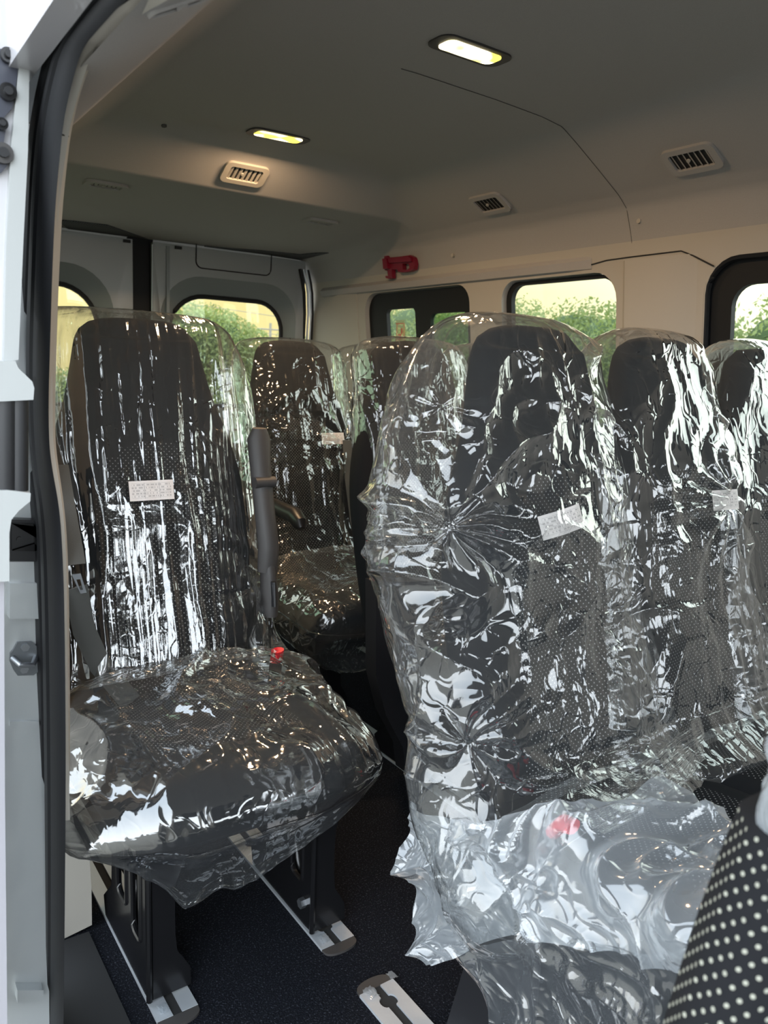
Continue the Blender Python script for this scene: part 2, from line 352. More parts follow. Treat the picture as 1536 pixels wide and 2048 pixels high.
# panel joint lines on the wall
struct(mk('trim_wall_joint', *tube([(wallx(1.552)-.001, y, z) for y, z in ((1.80, 1.545), (1.74, 1.553), (1.645, 1.555), (1.47, 1.556), (1.43, 1.54), (1.36, 1.505))], .0022, 6), MT['groove']))
struct(mk('trim_window_hood', *loft([[(wallx(1.55)+.00, y, 1.575), (wallx(1.55)-dx, y, 1.562-dx*.3), (wallx(1.53)-dx*.7, y, 1.532), (wallx(1.53)+.005, y, 1.526)] for y, dx in ((1.80, .003), (1.9, .016), (2.2, .02), (2.6, .02), (3.0, .02), (3.5, .02))]), MT['headliner'], smooth=False))
# slightly proud pillar cover between windows
struct(mk('trim_pillar_cover', *loft([[(wallx(z)-d, y, z) for y, d in ((1.675, .0), (1.655, .018), (1.52, .02), (1.44, .004), (1.415, .0))] for z in (.5, 1.0, 1.3, 1.545)], closed=False), MT['trim']))

def window(name, outer, glassrect, panes, framemat, depth=.05, inset=0.0):
    fr = plate(name, outer, panes, lambda a, b, t: (wallx(b)+.022-inset+t, a, b), .02, framemat); struct(fr)
    return fr
# sliding window (two small panes), plain window, front big window
w = window('window_1', rrect(2.408, 3.137, .963, 1.522, (.05, .05, .085, .065)), None, [rrect(2.70+.085, 2.998, 1.03, 1.452, .022), rrect(2.443, 2.682, 1.03, 1.425, .03)], MT['rubber'])
w = [w]
g1 = plate('window_pane', rrect(2.78, 3.0, 1.02, 1.46, .01), [], lambda a, b, t: (wallx(b)+.034+t, a, b), .004, MT['glass'], w[0])
g2 = plate('window_pane', rrect(2.43, 2.69, 1.02, 1.44, .01), [], lambda a, b, t: (wallx(b)+.03+t, a, b), .004, MT['glassgreen'], w[0])
w2 = window('window_2', rrect(1.703, 2.222, .963, 1.517, (.05, .05, .065, .085)), None, [rrect(1.712, 2.196, 1.0, 1.505, (.04, .04, .055, .07))], MT['rubber'])
plate('window_pane', rrect(1.705, 2.2, .99, 1.51, .01), [], lambda a, b, t: (wallx(b)+.034+t, a, b), .004, MT['glass'], w2)
w3 = window('window_3', rrect(.453, 1.392, .963, 1.528, (.05, .05, .1, .1)), None, [rrect(.60, 1.318, 1.0, 1.455, (.05, .05, .06, .06))], MT['rubber'])
plate('window_pane', rrect(.59, 1.33, .99, 1.46, .01), [], lambda a, b, t: (wallx(b)+.034+t, a, b), .004, MT['glass'], w3)
# raised inner lip on the big window frame
mk('window_frame_lip', *tube([(wallx(b)+.012, a, b) for a, b in rrect(.453, 1.392, .963, 1.528, (.05, .05, .1, .1), 8)]+[(wallx(.99)+.012, .453, 1.01)], .012, 8), MT['rubber'], w3)

# warning sticker on the small sliding pane
st = mk('warning_sticker', [(wallx(z)+.031, y, z) for y, z in ((2.945, 1.20), (2.875, 1.20), (2.875, 1.405), (2.945, 1.405))], [(0, 1, 2, 3)], mat('sticker_clear_pink', (0.75, 0.62, 0.5), 0.5))
def stickermat():
    m = bpy.data.materials.new('faded_pink_print'); m.use_nodes = True; t = m.node_tree; L = t.links.new; b = t.nodes['Principled BSDF']
    b.inputs['Base Color'].default_value = (0.7, 0.55, 0.42, 1); tr = N(t, 'ShaderNodeBsdfTransparent'); tr.inputs[0].default_value = (0.95, 0.85, 0.7, 1)
    mx = N(t, 'ShaderNodeMixShader'); mx.inputs[0].default_value = 0.22; L(tr.outputs[0], mx.inputs[1]); L(b.outputs[0], mx.inputs[2]); L(mx.outputs[0], t.nodes['Material Output'].inputs[0]); return m
st.data.materials[0] = stickermat()
tag(st, 'faded red and white warning sticker on the small left pane of the sliding window', 'sticker')
c = ([], [])
MT['pinkink'] = mat('faded_red_ink', (0.62, 0.20, 0.14), 0.6)
for a0, a1, z0, z1 in [(2.94, 2.882, 1.388, 1.392), (2.94, 2.882, 1.302, 1.306), (2.94, 2.936, 1.302, 1.392), (2.886, 2.882, 1.302, 1.392)]+[(2.94, 2.882, 1.285-.014*i, 1.290-.014*i) for i in range(6)]+[(2.93, 2.905, 1.32, 1.345), (2.905, 2.893, 1.345, 1.37)]:
    box(c, (wallx((z0+z1)/2)+.0295, (a0+a1)/2, (z0+z1)/2), (.0006, abs(a0-a1), z1-z0))
mk('printed_lines', *c, MT['pinkink'], st)

# near side wall (interior face), from the door pillar rearwards
struct(plate('wall_right', [(1.57, 0), (3.66, 0), (3.66, 1.62), (1.57, 1.62)], [rrect(1.75, 3.2, .98, 1.48, .08)], lambda a, b, t: (.29-t+max(0, b-1.0)*.06, a, b), .05, MT['trim']))
struct(plate('wall_front', [(.25, 0), (2.15, 0), (2.15, 1.9), (.25, 1.9)], [rrect(.40, 2.02, .95, 1.62, .15)], lambda a, b, t: (a, -2.2-t-(1.9-b)*.3, b), .05, MT['trimdark']))
struct(plate('wall_right_front', [(-2.2, 0), (-.35, 0), (-.35, 1.6), (-2.2, 1.6)], [rrect(-1.75, -.6, .9, 1.5, .1)], lambda a, b, t: (.28-t, a, b), .05, MT['trim']))
wr = struct(plate('window_4', rrect(1.74, 3.21, .97, 1.49, .08), [rrect(1.8, 3.15, 1.03, 1.43, .07)], lambda a, b, t: (.26-t+max(0, b-1.0)*.06, a, b), .015, MT['rubber']))
plate('window_pane', rrect(1.78, 3.17, 1.0, 1.45, .06), [], lambda a, b, t: (.25-t+max(0, b-1.0)*.06, a, b), .004, MT['glassgreen'], wr)
struct(plate('trim_roof_side', [(-2.2, 1.52), (1.24, 1.52), (1.24, 1.93), (-2.2, 1.93)], [], lambda a, b, t: (.235-t, a, b), .03, MT['white']))

# floor
struct(plate('floor', [(.25, -2.2), (2.16, -2.2), (2.16, 3.68), (.25, 3.68)], [], lambda a, b, t: (a, b, -t), .06, MT['carpet']))
struct(plate('trim_sill', [(.19, -.9), (.372, -.9), (.372, 1.53), (.19, 1.53)], [], lambda a, b, t: (a, b, .006-t), .05, MT['sill']))
# pillar base cover facing forward beside the seat leg
pb = [(p[0], p[2]) for p in [ony(*q, 1.54) for q in ((129, 1877), (184, 1850), (183, 1775), (179, 1720), (170, 1690), (150, 1655), (140, 1600), (137, 1450), (132, 1200), (124, 1024), (60, 1024), (60, 1877))]]
struct(plate('trim_pillar_base', pb, [], lambda a, b, t: (a, 1.54+t, b), .05, MT['trim']))

# ---- rear doors (two leaves) at the back
YR = 3.62
def rmap(y0, sgn=1): return lambda a, b, t: (a, y0+t-max(0, b-1.1)*.06, b)
def rear_door(name, x0, x1, wx0, wx1, hinge):
    win = rrect(wx0, wx1, .98, 1.49, (.06, .06, .14 if hinge > 0 else .17, .17 if hinge > 0 else .14), 8)
    sur = rrect(wx0-.055, wx1+.06, .93, 1.575, (.1, .1, .17, .2) if hinge > 0 else (.1, .1, .2, .17), 8)
    d = struct(plate(name, [(x0, .02), (x1, .02), (x1, 1.70), (x0, 1.70)], [sur], rmap(YR), .03, MT['doorpanel']))
    # recessed dark surround and rubber ring, glass
    V0 = [rmap(YR)(a, b, 0) for a, b in sur]; V1 = [rmap(YR+.045)(a, b, 0) for a, b in win]
    n = len(V0); mk('window_surround', V0+V1, [(i, (i+1) % n, n+(i+1) % n, n+i) for i in range(n)], MT['doordark'], d, smooth=True)
    inner = rrect(wx0+.015, wx1-.015, .995, 1.475, (.05, .05, .13, .15) if hinge > 0 else (.05, .05, .15, .13), 8)
    mk('window_seal', *tube([rmap(YR+.04)(a, b, 0) for a, b in win+win[:1]], .011, 8), MT['rubberm'], d)
    plate('window_pane', win, [], rmap(YR+.05), .004, MT['glass'], d)
    # pressed panel outline above the window
    px0, px1 = (wx0+.11, wx1-.09) if hinge > 0 else (wx0+.08, wx1-.18)
    mk('pressed_panel', *tube([rmap(YR-.002)(a, b, 0) for a, b in (lambda q: q+q[:1])(rrect(px0, px1, 1.612, 1.74, .03, 5))], .0028, 6), MT['groove'], d)
    plate('seam_fold', [(x0+.06, .1), (x0+.075, .1), (x0+.075, 1.69), (x0+.06, 1.69)], [], rmap(YR-.006), .006, MT['doordark'], d)
    return d
rear_door('door_1', 1.225, 1.995, 1.315, 1.895, 1)
rear_door('door_2', .35, 1.135, .44, .995, -1)
struct(plate('trim_door_gap', [(1.125, 0), (1.235, 0), (1.235, 1.72), (1.125, 1.72)], [], rmap(YR+.03), .02, MT['rubber']))
struct(mk('trim_door_edge', *tube([rmap(YR-.004)(1.222, z, 0) for z in (.1, 1.1, 1.69)], .004, 6), MT['alu']))
for k, (xx, mm, rr) in enumerate(((1.999, 'rubberm', .008), (2.018, 'alu', .006), (2.034, 'alu', .005), (2.045, 'rubberm', .006))):
    struct(mk('trim_rear_post', *tube([rmap(YR-.01)(xx-max(0, z-1.45)**2*.9, z, 0) for z in (.1, 1.0, 1.3, 1.45, 1.55, 1.6, 1.66)], rr, 8), MT[mm]))
# rear corner cover, far side
struct(mk('trim_rear_corner', *loft([[(2.05, YR, z), (2.062, 3.45, z), (wallx(z)-.012, 3.34, z), (wallx(z)-.004, 3.2, z), (wallx(z)+.03, 3.2, z), (wallx(z)+.03, YR, z)] for z in (0, 1.1, 1.46, 1.545)]), MT['trim']))
struct(plate('trim_rear_header', [(.3, 1.64), (2.1, 1.64), (2.1, 1.9), (.3, 1.9)], [rrect(.9, 1.0, 1.75, 1.8, .01)], lambda a, b, t: (a, 3.67+t, b), .03, MT['doorpanel']))
for cx0 in (1.168-.06, 1.168+.17):
    cc = ([], []); box(cc, (cx0+.0, YR-.045, 1.688), (.03, .01, .012)); tag(mk('door_catch', *cc, MT['rubberm']), 'small black rubber stop at the top of the %s rear door' % ('left' if cx0 < 1.2 else 'right'), 'door stop')

# ------------------------------------------------------------------ things on the ceiling
def ceil_frame(x, y):
    e = .01; n = Vector((-(ceil_z(x+e, y)-ceil_z(x-e, y))/(2*e), -(ceil_z(x, y+e)-ceil_z(x, y-e))/(2*e), 1)).normalized()
    n = -n; ux = Vector((1, 0, 0)); ux = (ux-n*ux.dot(n)).normalized(); uy = n.cross(ux)
    return Vector((x, y, ceil_z(x, y))), ux, uy, n
def cmap(x, y, off=0.0, along='x'):
    p, ux, uy, n = ceil_frame(x, y)
    if along == 'y': ux, uy = uy, -ux
    return lambda a, b, t: tuple(p+ux*a+uy*b+n*(off+t))
def lamp(x, y, label, w=.165, h=.062, kids=True):
    f = cmap(x, y); t = thing('ceiling_lamp', label, 'lamp', f(0, 0, 0), 'cabin ceiling lamps')
    outer = rrect(-w/2-.018, w/2+.018, -h/2-.010, h/2+.010, .028); inner = rrect(-w/2+.008, w/2-.008, -h/2+.004, h/2-.004, .018)
    plate('lamp_frame', outer, [inner], cmap(x, y, -.004), .009, MT['greyplastic'], t)
    m = bpy.data.materials.new('lit_lamp_lens'); m.use_nodes = True; tt = m.node_tree; b = tt.nodes['Principled BSDF']; b.inputs['Base Color'].default_value = (.9, .8, .5, 1)
    tcn = N(tt, 'ShaderNodeTexCoord'); nn = N(tt, 'ShaderNodeTexNoise'); nn.inputs['Scale'].default_value = 16; nn.inputs['Detail'].default_value = 0.5; tt.links.new(tcn.outputs['Object'], nn.inputs['Vector'])
    rp = N(tt, 'ShaderNodeValToRGB'); rp.color_ramp.elements[0].position = .42; rp.color_ramp.elements[0].color = (1.0, .85, .10, 1); rp.color_ramp.elements[1].position = .55; rp.color_ramp.elements[1].color = (2.4, 2.1, 1.3, 1)
    tt.links.new(nn.outputs['Fac'], rp.inputs[0]); tt.links.new(rp.outputs[0], b.inputs['Emission Color']); b.inputs['Emission Strength'].default_value = .8
    plate('lamp_lens', rrect(-w/2+.006, w/2-.006, -h/2+.003, h/2-.003, .018), [], cmap(x, y, .003), .004, m, t)
    ld = bpy.data.lights.new('lamp_light', 'AREA'); ld.shape = 'RECTANGLE'; ld.size = w*.8; ld.size_y = h*.7; ld.energy = 3.2; ld.color = (1.0, .66, .38)
    lo = bpy.data.objects.new('lamp_light', ld); COL.objects.link(lo); lo.parent = t; lo.location = (0, 0, -.03)
    return t
LP = onz(941, 100, 1.882); lamp(LP[0], LP[1], 'lit warm ceiling lamp nearer the front, over the first row of seats')
LP = onz(557, 271, 1.882); lamp(LP[0], LP[1], 'lit warm ceiling lamp further back, just ahead of the ceiling step')

def vent(x, y, label, w=.115, h=.058, along='x', nslat=7, mm='trim'):
    f = cmap(x, y, 0, along); t = thing('air_vent', label, 'air vent', f(0, 0, 0), 'ceiling air vents')
    plate('vent_frame', rrect(-w/2-.02, w/2+.02, -h/2-.017, h/2+.017, .022), [rrect(-w/2, w/2, -h/2, h/2, .008)], cmap(x, y, -.003, along), .012, MT[mm], t)
    plate('vent_well', rrect(-w/2, w/2, -h/2, h/2, .008), [], cmap(x, y, .0005, along), .001, MT['groove'], t)
    for i in range(nslat):
        a = -w/2+(i+.5)*w/nslat; g = cmap(x, y, .001, along)
        V = [g(a-.0045, -h/2, 0), g(a+.0015, -h/2, .004), g(a+.0035, -h/2, .004), g(a-.003, -h/2, 0)]; V += [g(a-.0045, h/2, 0), g(a+.0015, h/2, .004), g(a+.0035, h/2, .004), g(a-.003, h/2, 0)]
        mk('vent_slat', V, [(0, 1, 2, 3), (7, 6, 5, 4), (0, 4, 5, 1), (1, 5, 6, 2), (2, 6, 7, 3), (3, 7, 4, 0)], MT[mm], t)
    g = cmap(x, y, .004, along); mk('vent_tab', *cyl(g(-w*.08, 0, 0), g(-w*.08, 0, .005), .005, 10), MT['clip'], t)
def solve(u, v):
    d = ray(u, v); lo = .3
    for i in range(4000):
        t = lo+i*.001; p = O3+d*t
        if p[2] >= ceil_z(p[0], p[1]): return p
    return p
q = solve(489, 346); vent(q[0], q[1], 'ceiling air vent with dark slats in the brown lit step behind the lamps')
q = solve(1385, 316); vent(q[0], q[1], 'grey ceiling air vent at the far side above the window nearest the front', along='y', mm='headliner')
q = solve(980, 406); vent(q[0], q[1], 'grey ceiling air vent at the far side above the sliding window', along='y', mm='headliner')
q = solve(213, 367); vent(q[0], q[1]+.01, 'shadowed ceiling air vent at the rear left, behind the step', w=.1, h=.045, mm='headliner')
q = solve(643, 441); vent(q[0], q[1]+.01, 'shadowed ceiling air vent at the rear right, behind the step', w=.1, h=.045, mm='headliner')
# perforated grille strips where the ceiling meets the rear doors
def perf():
    m = mat('perforated_panel', (0.05, 0.052, 0.055), 0.8); t = m.node_tree; b = t.nodes['Principled BSDF']
    tcn = N(t, 'ShaderNodeTexCoord'); v = N(t, 'ShaderNodeTexVoronoi'); v.inputs['Scale'].default_value = 110; v.inputs['Randomness'].default_value = 0.0
    t.links.new(tcn.outputs['Object'], v.inputs['Vector']); r = N(t, 'ShaderNodeValToRGB'); r.color_ramp.interpolation = 'CONSTANT'
    r.color_ramp.elements[0].color = (0.012, 0.012, 0.012, 1); r.color_ramp.elements[1].position = .33; r.color_ramp.elements[1].color = (0.085, 0.09, 0.095, 1)
    t.links.new(v.outputs['Distance'], r.inputs[0]); t.links.new(r.outputs[0], b.inputs['Base Color']); return m
MT['perf'] = perf()
for pts, lab in ((((112, 438), (150, 441), (215, 449), (285, 482), (240, 479), (112, 473)), 'dark perforated ceiling grille over the left rear door'), (((395, 497), (520, 500), (600, 508), (672, 519), (600, 528), (500, 517)), 'dark perforated ceiling grille over the right rear door')):
    P3 = [solve(u, v) for u, v in pts]; P3 = [(min(p[0], 1.97), min(p[1], 3.60), p[2]) for p in P3]
    V = [(x, y, ceil_z(x, y)-.004) for x, y, z in P3]; n = len(V); V += [(x, y, z+.012) for x, y, z in V]
    o = mk('speaker_grille', V, [tuple(range(n)), tuple(range(2*n-1, n-1, -1))]+[(i, (i+1) % n, n+(i+1) % n, n+i) for i in range(n)], MT['perf']); tag(o, lab, 'grille')
q = solve(328, 250); f = cmap(q[0], q[1]); tag(mk('ceiling_clip', *cyl(f(0, 0, -.002), f(0, 0, .004), .008, 14), MT['trimdark']), 'tiny dark round clip in the headliner left of the rear lamp', 'clip')
q = solve(352, 14); t = thing('grab_recess', 'oval grey recess in the headliner at the top above the sliding door', 'recess', q)
plate('recess_rim', rrect(-.034, .034, -.011, .011, .0105), [rrect(-.031, .031, -.008, .008, .0075)], cmap(q[0], q[1]-.005, -.001), .004, MT['headliner'], t)
plate('recess_plate', rrect(-.032, .032, -.009, .009, .0085), [], cmap(q[0], q[1]-.005, -.0005), .0015, MT['trimdark'], t)
plate('recess_tab', rrect(.0, .008, -.007, .007, .002), [], cmap(q[0], q[1]-.005, .001), .003, MT['headliner'], t)

# emergency hammer on the far wall
hx = 2.035
def hmap(a, b, t): return (hx-(b-1.62)*.12-t, a, b)
hm = thing('emergency_hammer', 'red emergency hammer in its red wall holder high above the sliding window', 'hammer', (hx, 2.84, 1.58))
def hpt(u, v): d = onx(u, v, hx-.01); return (d[1], d[2])
hold = [hpt(*p) for p in ((774, 513), (780, 512), (782, 516), (806, 514), (826, 511), (832, 515), (833, 528), (830, 539), (822, 543), (806, 545), (799, 544), (797, 539), (787, 539), (786, 548), (786, 556), (780, 558), (773, 556), (773, 552), (778, 552), (778, 542), (773, 541))]
hole = [hpt(*p) for p in ((809, 528), (821, 527), (822, 536), (817, 540), (808, 539))]
plate('hammer_holder', hold, [hole], hmap, .02, MT['darkred'], hm)
plate('hammer_handle', [hpt(*p) for p in ((784, 518), (824, 514), (830, 518), (829, 524), (786, 527))], [], lambda a, b, t: hmap(a, b, t+.02), .01, MT['darkred'], hm)
plate('hammer_head', [hpt(*p) for p in ((775, 519), (783, 518), (784, 538), (775, 539))], [], lambda a, b, t: hmap(a, b, t+.02), .014, MT['darkred'], hm)
cc = tube([hmap(*hpt(780, 541), .012), hmap(*hpt(779, 549), .012)], .003, 8); mk('hammer_tip', *cc, MT['zinc'], hm)
for u, v, lab in ((1282, 443, 'small round screw cover on the pale side panel above the plain window'), (908, 511, 'faint round screw cover on the pale side panel right of the red hammer')):
    p = onx(u, v, 2.035); mk_ = mk('screw_cover', *cyl((2.047-(p[2]-1.6)*.15, p[1], p[2]), (2.03-(p[2]-1.6)*.15, p[1], p[2]), .007, 14), MT['trim']); tag(mk_, lab, 'screw cover')

# ------------------------------------------------------------------ near door opening: seal, pillar trim, jamb, slid-back door
XS = .25
def smooth_pairs(rows, n=90):
    R_ = np.array(rows, float); cs = np.concatenate([[0], np.cumsum(np.hypot(np.diff(R_[:, 0]), np.diff(R_[:, 1])))])
    s = np.linspace(0, cs[-1], n); return np.stack([np.interp(s, cs, R_[:, k]) for k in range(R_.shape[1])], 1)
def chaikin(R_, k=2):
    R_ = [np.array(r, float) for r in R_]
    for _ in range(k):
        o = [R_[0]]
        for a, b in zip(R_, R_[1:]): o += [a*.75+b*.25, a*.25+b*.75]
        R_ = o+[R_[-1]]
    return R_
# rows: outer u, v | inner u, v
SE = [(330, -60, 420, -60), (255, -60, 345, -60), (165, 0, 250, 0), (125, 50, 200, 55), (98, 105, 165, 95), (80, 175, 145, 160), (66, 250, 127, 240), (57, 330, 118, 330), (53, 420, 110, 420), (47, 560, 104, 560), (41, 700, 100, 700), (46, 790, 97, 800), (52, 870, 98, 880), (58, 940, 103, 930), (66, 1010, 118, 1010), (72, 1080, 124, 1080), (75, 1200, 129, 1200), (80, 1500, 132, 1500), (84, 1800, 130, 1800), (82, 2048, 127, 2048), (80, 2150, 126, 2150)]
SE = chaikin(SE, 2)
prof = [(0, 0, .0), (.05, -.006, 0), (.16, -.009, 0), (.27, -.007, 0), (.30, .003, 0), (.34, .003, 0), (.37, -.007, 0), (.52, -.011, 0), (.60, -.011, 0), (.63, -.006, 0), (.67, -.006, 0), (.70, -.010, 0), (.86, -.009, 0), (.96, -.005, 0), (1, 0, 0), (.92, 0, .03), (.1, 0, .03)]
rings = []
for r in SE:
    a = onx(r[0], r[1], XS); b = onx(r[2], r[3], XS)
    rings.append([tuple(a*(1-t)+b*t+np.array([dx, dy, 0])) for t, dx, dy in prof])
struct(mk('trim_door_seal', *loft(rings), MT['rubber'], smooth=False))
# pale pillar trim just inside the seal
TR = [(345, -60, 362, -60), (250, 0, 272, 0), (200, 55, 222, 52), (168, 95, 190, 90), (146, 160, 165, 160), (128, 240, 142, 240), (118, 330, 128, 330), (110, 420, 117, 420), (104, 560, 109, 560), (100, 700, 105, 700), (98, 800, 105, 800), (98, 880, 106, 880), (103, 930, 112, 930), (115, 1010, 125, 1010), (122, 1080, 131, 1080), (127, 1200, 134, 1200), (130, 1500, 137, 1500), (128, 1640, 140, 1640)]
TR = chaikin(TR, 2); rings = []
for r in TR:
    a = onx(r[0]-4, r[1], XS+.004); b = onx(r[2], r[3], XS+.015); m_ = (a+b)/2+np.array([-.004, 0, 0])
    rings.append([tuple(a), tuple(m_), tuple(b), tuple(b+np.array([.004, .04, 0])), tuple(a+np.array([.02, .04, 0]))])
struct(mk('trim_pillar_liner', *loft(rings), MT['trim'], smooth=False))
gq = onx(131, 271, XS+.012); struct(mk('trim_liner_joint', *tube([onx(119, 268, XS+.002), gq, onx(139, 273, XS+.024)], .0012, 6), MT['groove']))
# silver painted jamb
YJ = 1.27
def jp2(u, v): p = ony(u, v, YJ); return (p[0], p[2])
jo = [jp2(*p) for p in ((-60, 2200), (100, 2200), (95, 1500), (85, 1000), (75, 700), (85, 300), (130, 60), (260, -80), (-60, -80))]
struct(plate('trim_body_jamb', jo, [], lambda a, b, t: (a, YJ+t, b), .08, MT['silver']))
# pressed steps in the jamb
c = ([], [])
for (u0, v0, u1, v1, d) in ((14, 1120, 73, 1160, .012), (14, 1160, 72, 1230, .022), (18, 1440, 76, 1450, .006), (30, 1965, 82, 1990, .02)):
    pts = [jp2(u0, v0), jp2(u1, v0), jp2(u1, v1), jp2(u0, v1)]
    plate('x', pts, [], lambda a, b, t, d=d: (a, YJ-d+t, b), d, None, None, c)
struct(mk('trim_jamb_pressing', *c, MT['silver']))
for k, (u, v) in enumerate(((30, 1428), (70, 1428), (34, 1146), (58, 1146), (16, 1524))):
    pass
# green-white painted edge seen between the sliding door and the seal
# latch striker on the jamb
sk = thing('door_striker', 'zinc door striker loop bolted to the silver door jamb', 'striker', (*jp2(46, 1316)[:1], YJ, jp2(46, 1316)[1]))
def jmap(off): return lambda a, b, t: (a, YJ-off-t, b)
plate('striker_plate', [jp2(*p) for p in ((33, 1283), (62, 1282), (74, 1292), (76, 1340), (66, 1348), (34, 1349), (26, 1338), (18, 1320), (19, 1305), (25, 1298))], [], jmap(0), .006, MT['strike'], sk)
lp = [ony(*p, YJ-.006) for p in ((26, 1316), (36, 1322), (60, 1322), (72, 1314))]
lp[1] = lp[1]+np.array([0, -.02, 0]); lp[2] = lp[2]+np.array([0, -.02, 0])
mk('striker_loop', *tube([tuple(p) for p in lp], .0045, 10), MT['zinc'], sk)
for (u, v) in ((50, 1294), (48, 1338)):
    p = ony(u, v, YJ-.006); mk('bolt_head', *cyl(tuple(p), tuple(p+np.array([0, -.004, 0])), .0065, 6), MT['zinc'], sk)
# black housing on the jamb
hb = thing('latch_housing', 'square black plastic socket on the door jamb above the striker', 'latch', ony(44, 1064, YJ-.02))
plate('housing_frame', [jp2(*p) for p in ((12, 1034), (68, 1036), (72, 1118), (12, 1116))], [], jmap(0), .02, MT['blackplastic'], hb)
plate('housing_socket', [jp2(*p) for p in ((16, 1040), (60, 1041), (62, 1095), (17, 1094))], [rrect(jp2(20, 1)[0], jp2(54, 1)[0], jp2(30, 1088)[1], jp2(30, 1048)[1], .004)], jmap(.02), .008, MT['gloss'], hb)
p = ony(38, 1078, YJ-.02); mk('housing_pin', *cyl(tuple(p), tuple(p+np.array([0, -.004, 0])), .004, 10), MT['blackplastic'], hb)
# rubber bump stop at the top
p = ony(66, 86, YJ-.03); p2 = ony(100, 97, YJ-.005)
bs = thing('bump_stop', 'stubby black rubber bump stop at the top of the door jamb', 'bump stop', p)
mk('stop_body', *tube([tuple(p), tuple(p2)], [.013, .016], 18), MT['rubberm'], bs)
mk('stop_collar', *tube([tuple(p+(p-p2)*.12), tuple(p)], [.011, .014], 18), MT['zinc'], bs)
# roof rail metalwork above the opening
c = ([], [])
merge(c, tube([tuple(ony(u, v, 1.12)) for u, v in ((62, 45), (85, 28), (105, 12), (120, -10))], .006, 8))
tag(mk('door_rail', *c, MT['silver']), 'silver curved sliding door rail at the top left above the seal', 'rail')

# slid-back door: its leading edge
YD = 1.10
def dp(u, v): p = ony(u, v, YD); return (p[0], p[2])
sd = struct(plate('door_3', [dp(*p) for p in ((-260, -120), (52, -120), (57, 100), (54, 350), (44, 600), (28, 725), (13, 1060), (6, 1160), (12, 1600), (16, 2180), (-260, 2180))], [], lambda a, b, t: (a, YD+.012+t, b), .10, MT['white']))
plate('door_edge_trim', [dp(*p) for p in ((55, -120), (60, 60), (56, 300), (47, 480), (37, 720), (24, 722), (8, 722), (12, 500), (22, 300), (40, 120), (48, -120))], [], lambda a, b, t: (a, YD+t, b), .03, MT['lighttrim'], sd)
plate('door_handle_cap', [dp(*p) for p in ((-60, 722), (25, 722), (30, 735), (58, 762), (62, 775), (60, 798), (-60, 804))], [], lambda a, b, t: (a, YD-.02+t, b), .05, MT['lighttrim'], sd)
plate('door_handle_cap', [dp(*p) for p in ((-60, 978), (10, 976), (55, 982), (54, 998), (32, 1016), (17, 1034), (13, 1060), (13, 1155), (-60, 1160))], [], lambda a, b, t: (a, YD-.02+t, b), .05, MT['lighttrim'], sd)
for (u, rr) in ((36, .0125), (8, .0155)):
    a = ony(u, 800, YD); b = ony(u, 980, YD); mk('door_hinge_roller', *cyl(tuple(a), tuple(b), rr, 20), MT['blackplastic'], sd)
plate('door_lower_trim', [dp(*p) for p in ((-60, 1158), (8, 1158), (10, 1600), (16, 2180), (-60, 2180))], [], lambda a, b, t: (a, YD+t, b), .03, mat('mauve_grey_trim', (.36, .35, .38), .5), sd)
lt = thing('latch_plate', 'black latch plate with round bolts on the edge of the open sliding door', 'latch', ony(18, 200, YD))
def lmap(o_): return lambda a, b, t: (a, YD-.008*0-t-o_+.012, b)
plate('latch_base', [dp(*p) for p in ((-30, 96), (14, 95), (30, 104), (38, 122), (36, 150), (30, 190), (26, 215), (10, 232), (14, 250), (8, 290), (18, 300), (16, 330), (4, 344), (-30, 345))], [], lmap(0), .008, mat('slate_black_steel', (.045, .048, .065), .35), lt)
for (u, v, r_, m_) in ((14, 113, .0085, 'gloss'), (14, 186, .010, 'gloss'), (2, 250, .007, 'gloss'), (4, 308, .012, 'greyplastic')):
    p = ony(u, v, YD+.004); mk('latch_bolt', *cyl(tuple(p), tuple(p+np.array([0, -.008, 0])), r_, 18), MT[m_], lt)
    mk('latch_bolt_core', *cyl(tuple(p+np.array([0, -.008, 0])), tuple(p+np.array([0, -.013, 0])), r_*.5, 10), MT['blackplastic'], lt)

# ------------------------------------------------------------------ floor rails
def rail(x0, x1, y0, y1, label, near_cap=True, bites=()):
    t = thing('seat_rail', label, 'rail', ((x0+x1)/2, min(y0, y1), 0), 'floor seat rails')
    w_ = x1-x0; cx = (x0+x1)/2; sl = .009; zt = .006
    for sgn in (-1, 1):
        xo = cx+sgn*w_/2; pts = [(xo, y0), (cx+sgn*sl, y0)]
        for yb in bites:
            for k in range(9):
                a = -PI/2+PI*k/8; pts.append((cx+sgn*(sl+.009*math.cos(a)), yb+.013*math.sin(a)))
        pts += [(cx+sgn*sl, y1), (xo, y1)]
        plate('rail_strip', pts, [], lambda a, b, tt: (a, b, zt-tt), .006, MT['alu'], t)
    plate('rail_slot', [(cx-.02, y0), (cx+.02, y0), (cx+.02, y1), (cx-.02, y1)], [], lambda a, b, tt: (a, b, .0022-tt), .0015, MT['groove'], t)
    if near_cap is not None:
        yc, s_ = (y0, -1) if near_cap else (y1, 1)
        cap = [(x0, yc)]+[(cx-w_/2*math.cos(PI*k/12), yc+s_*.026*math.sin(PI*k/12)**.6) for k in range(1, 12)]+[(x1, yc)]
        plate('rail_end_cap', cap, [], lambda a, b, tt: (a, b, .005-tt), .006, MT['greyplastic'], t)
    return t
rail(.413, .490, 1.228, 3.3, 'aluminium floor rail nearest the sliding door, under the door-side leg of the single seat', bites=(1.34, 1.46, 1.58))
rail(.757, .835, 1.228, 3.3, 'aluminium floor rail under the aisle-side leg of the single seat', bites=(1.285, 1.40, 1.52, 1.64, 1.76))
rail(.757, .835, -.4, 1.086, 'short aluminium floor rail with torn film in the entry, running towards the front', near_cap=False, bites=(.60, .78, .96, 1.045))
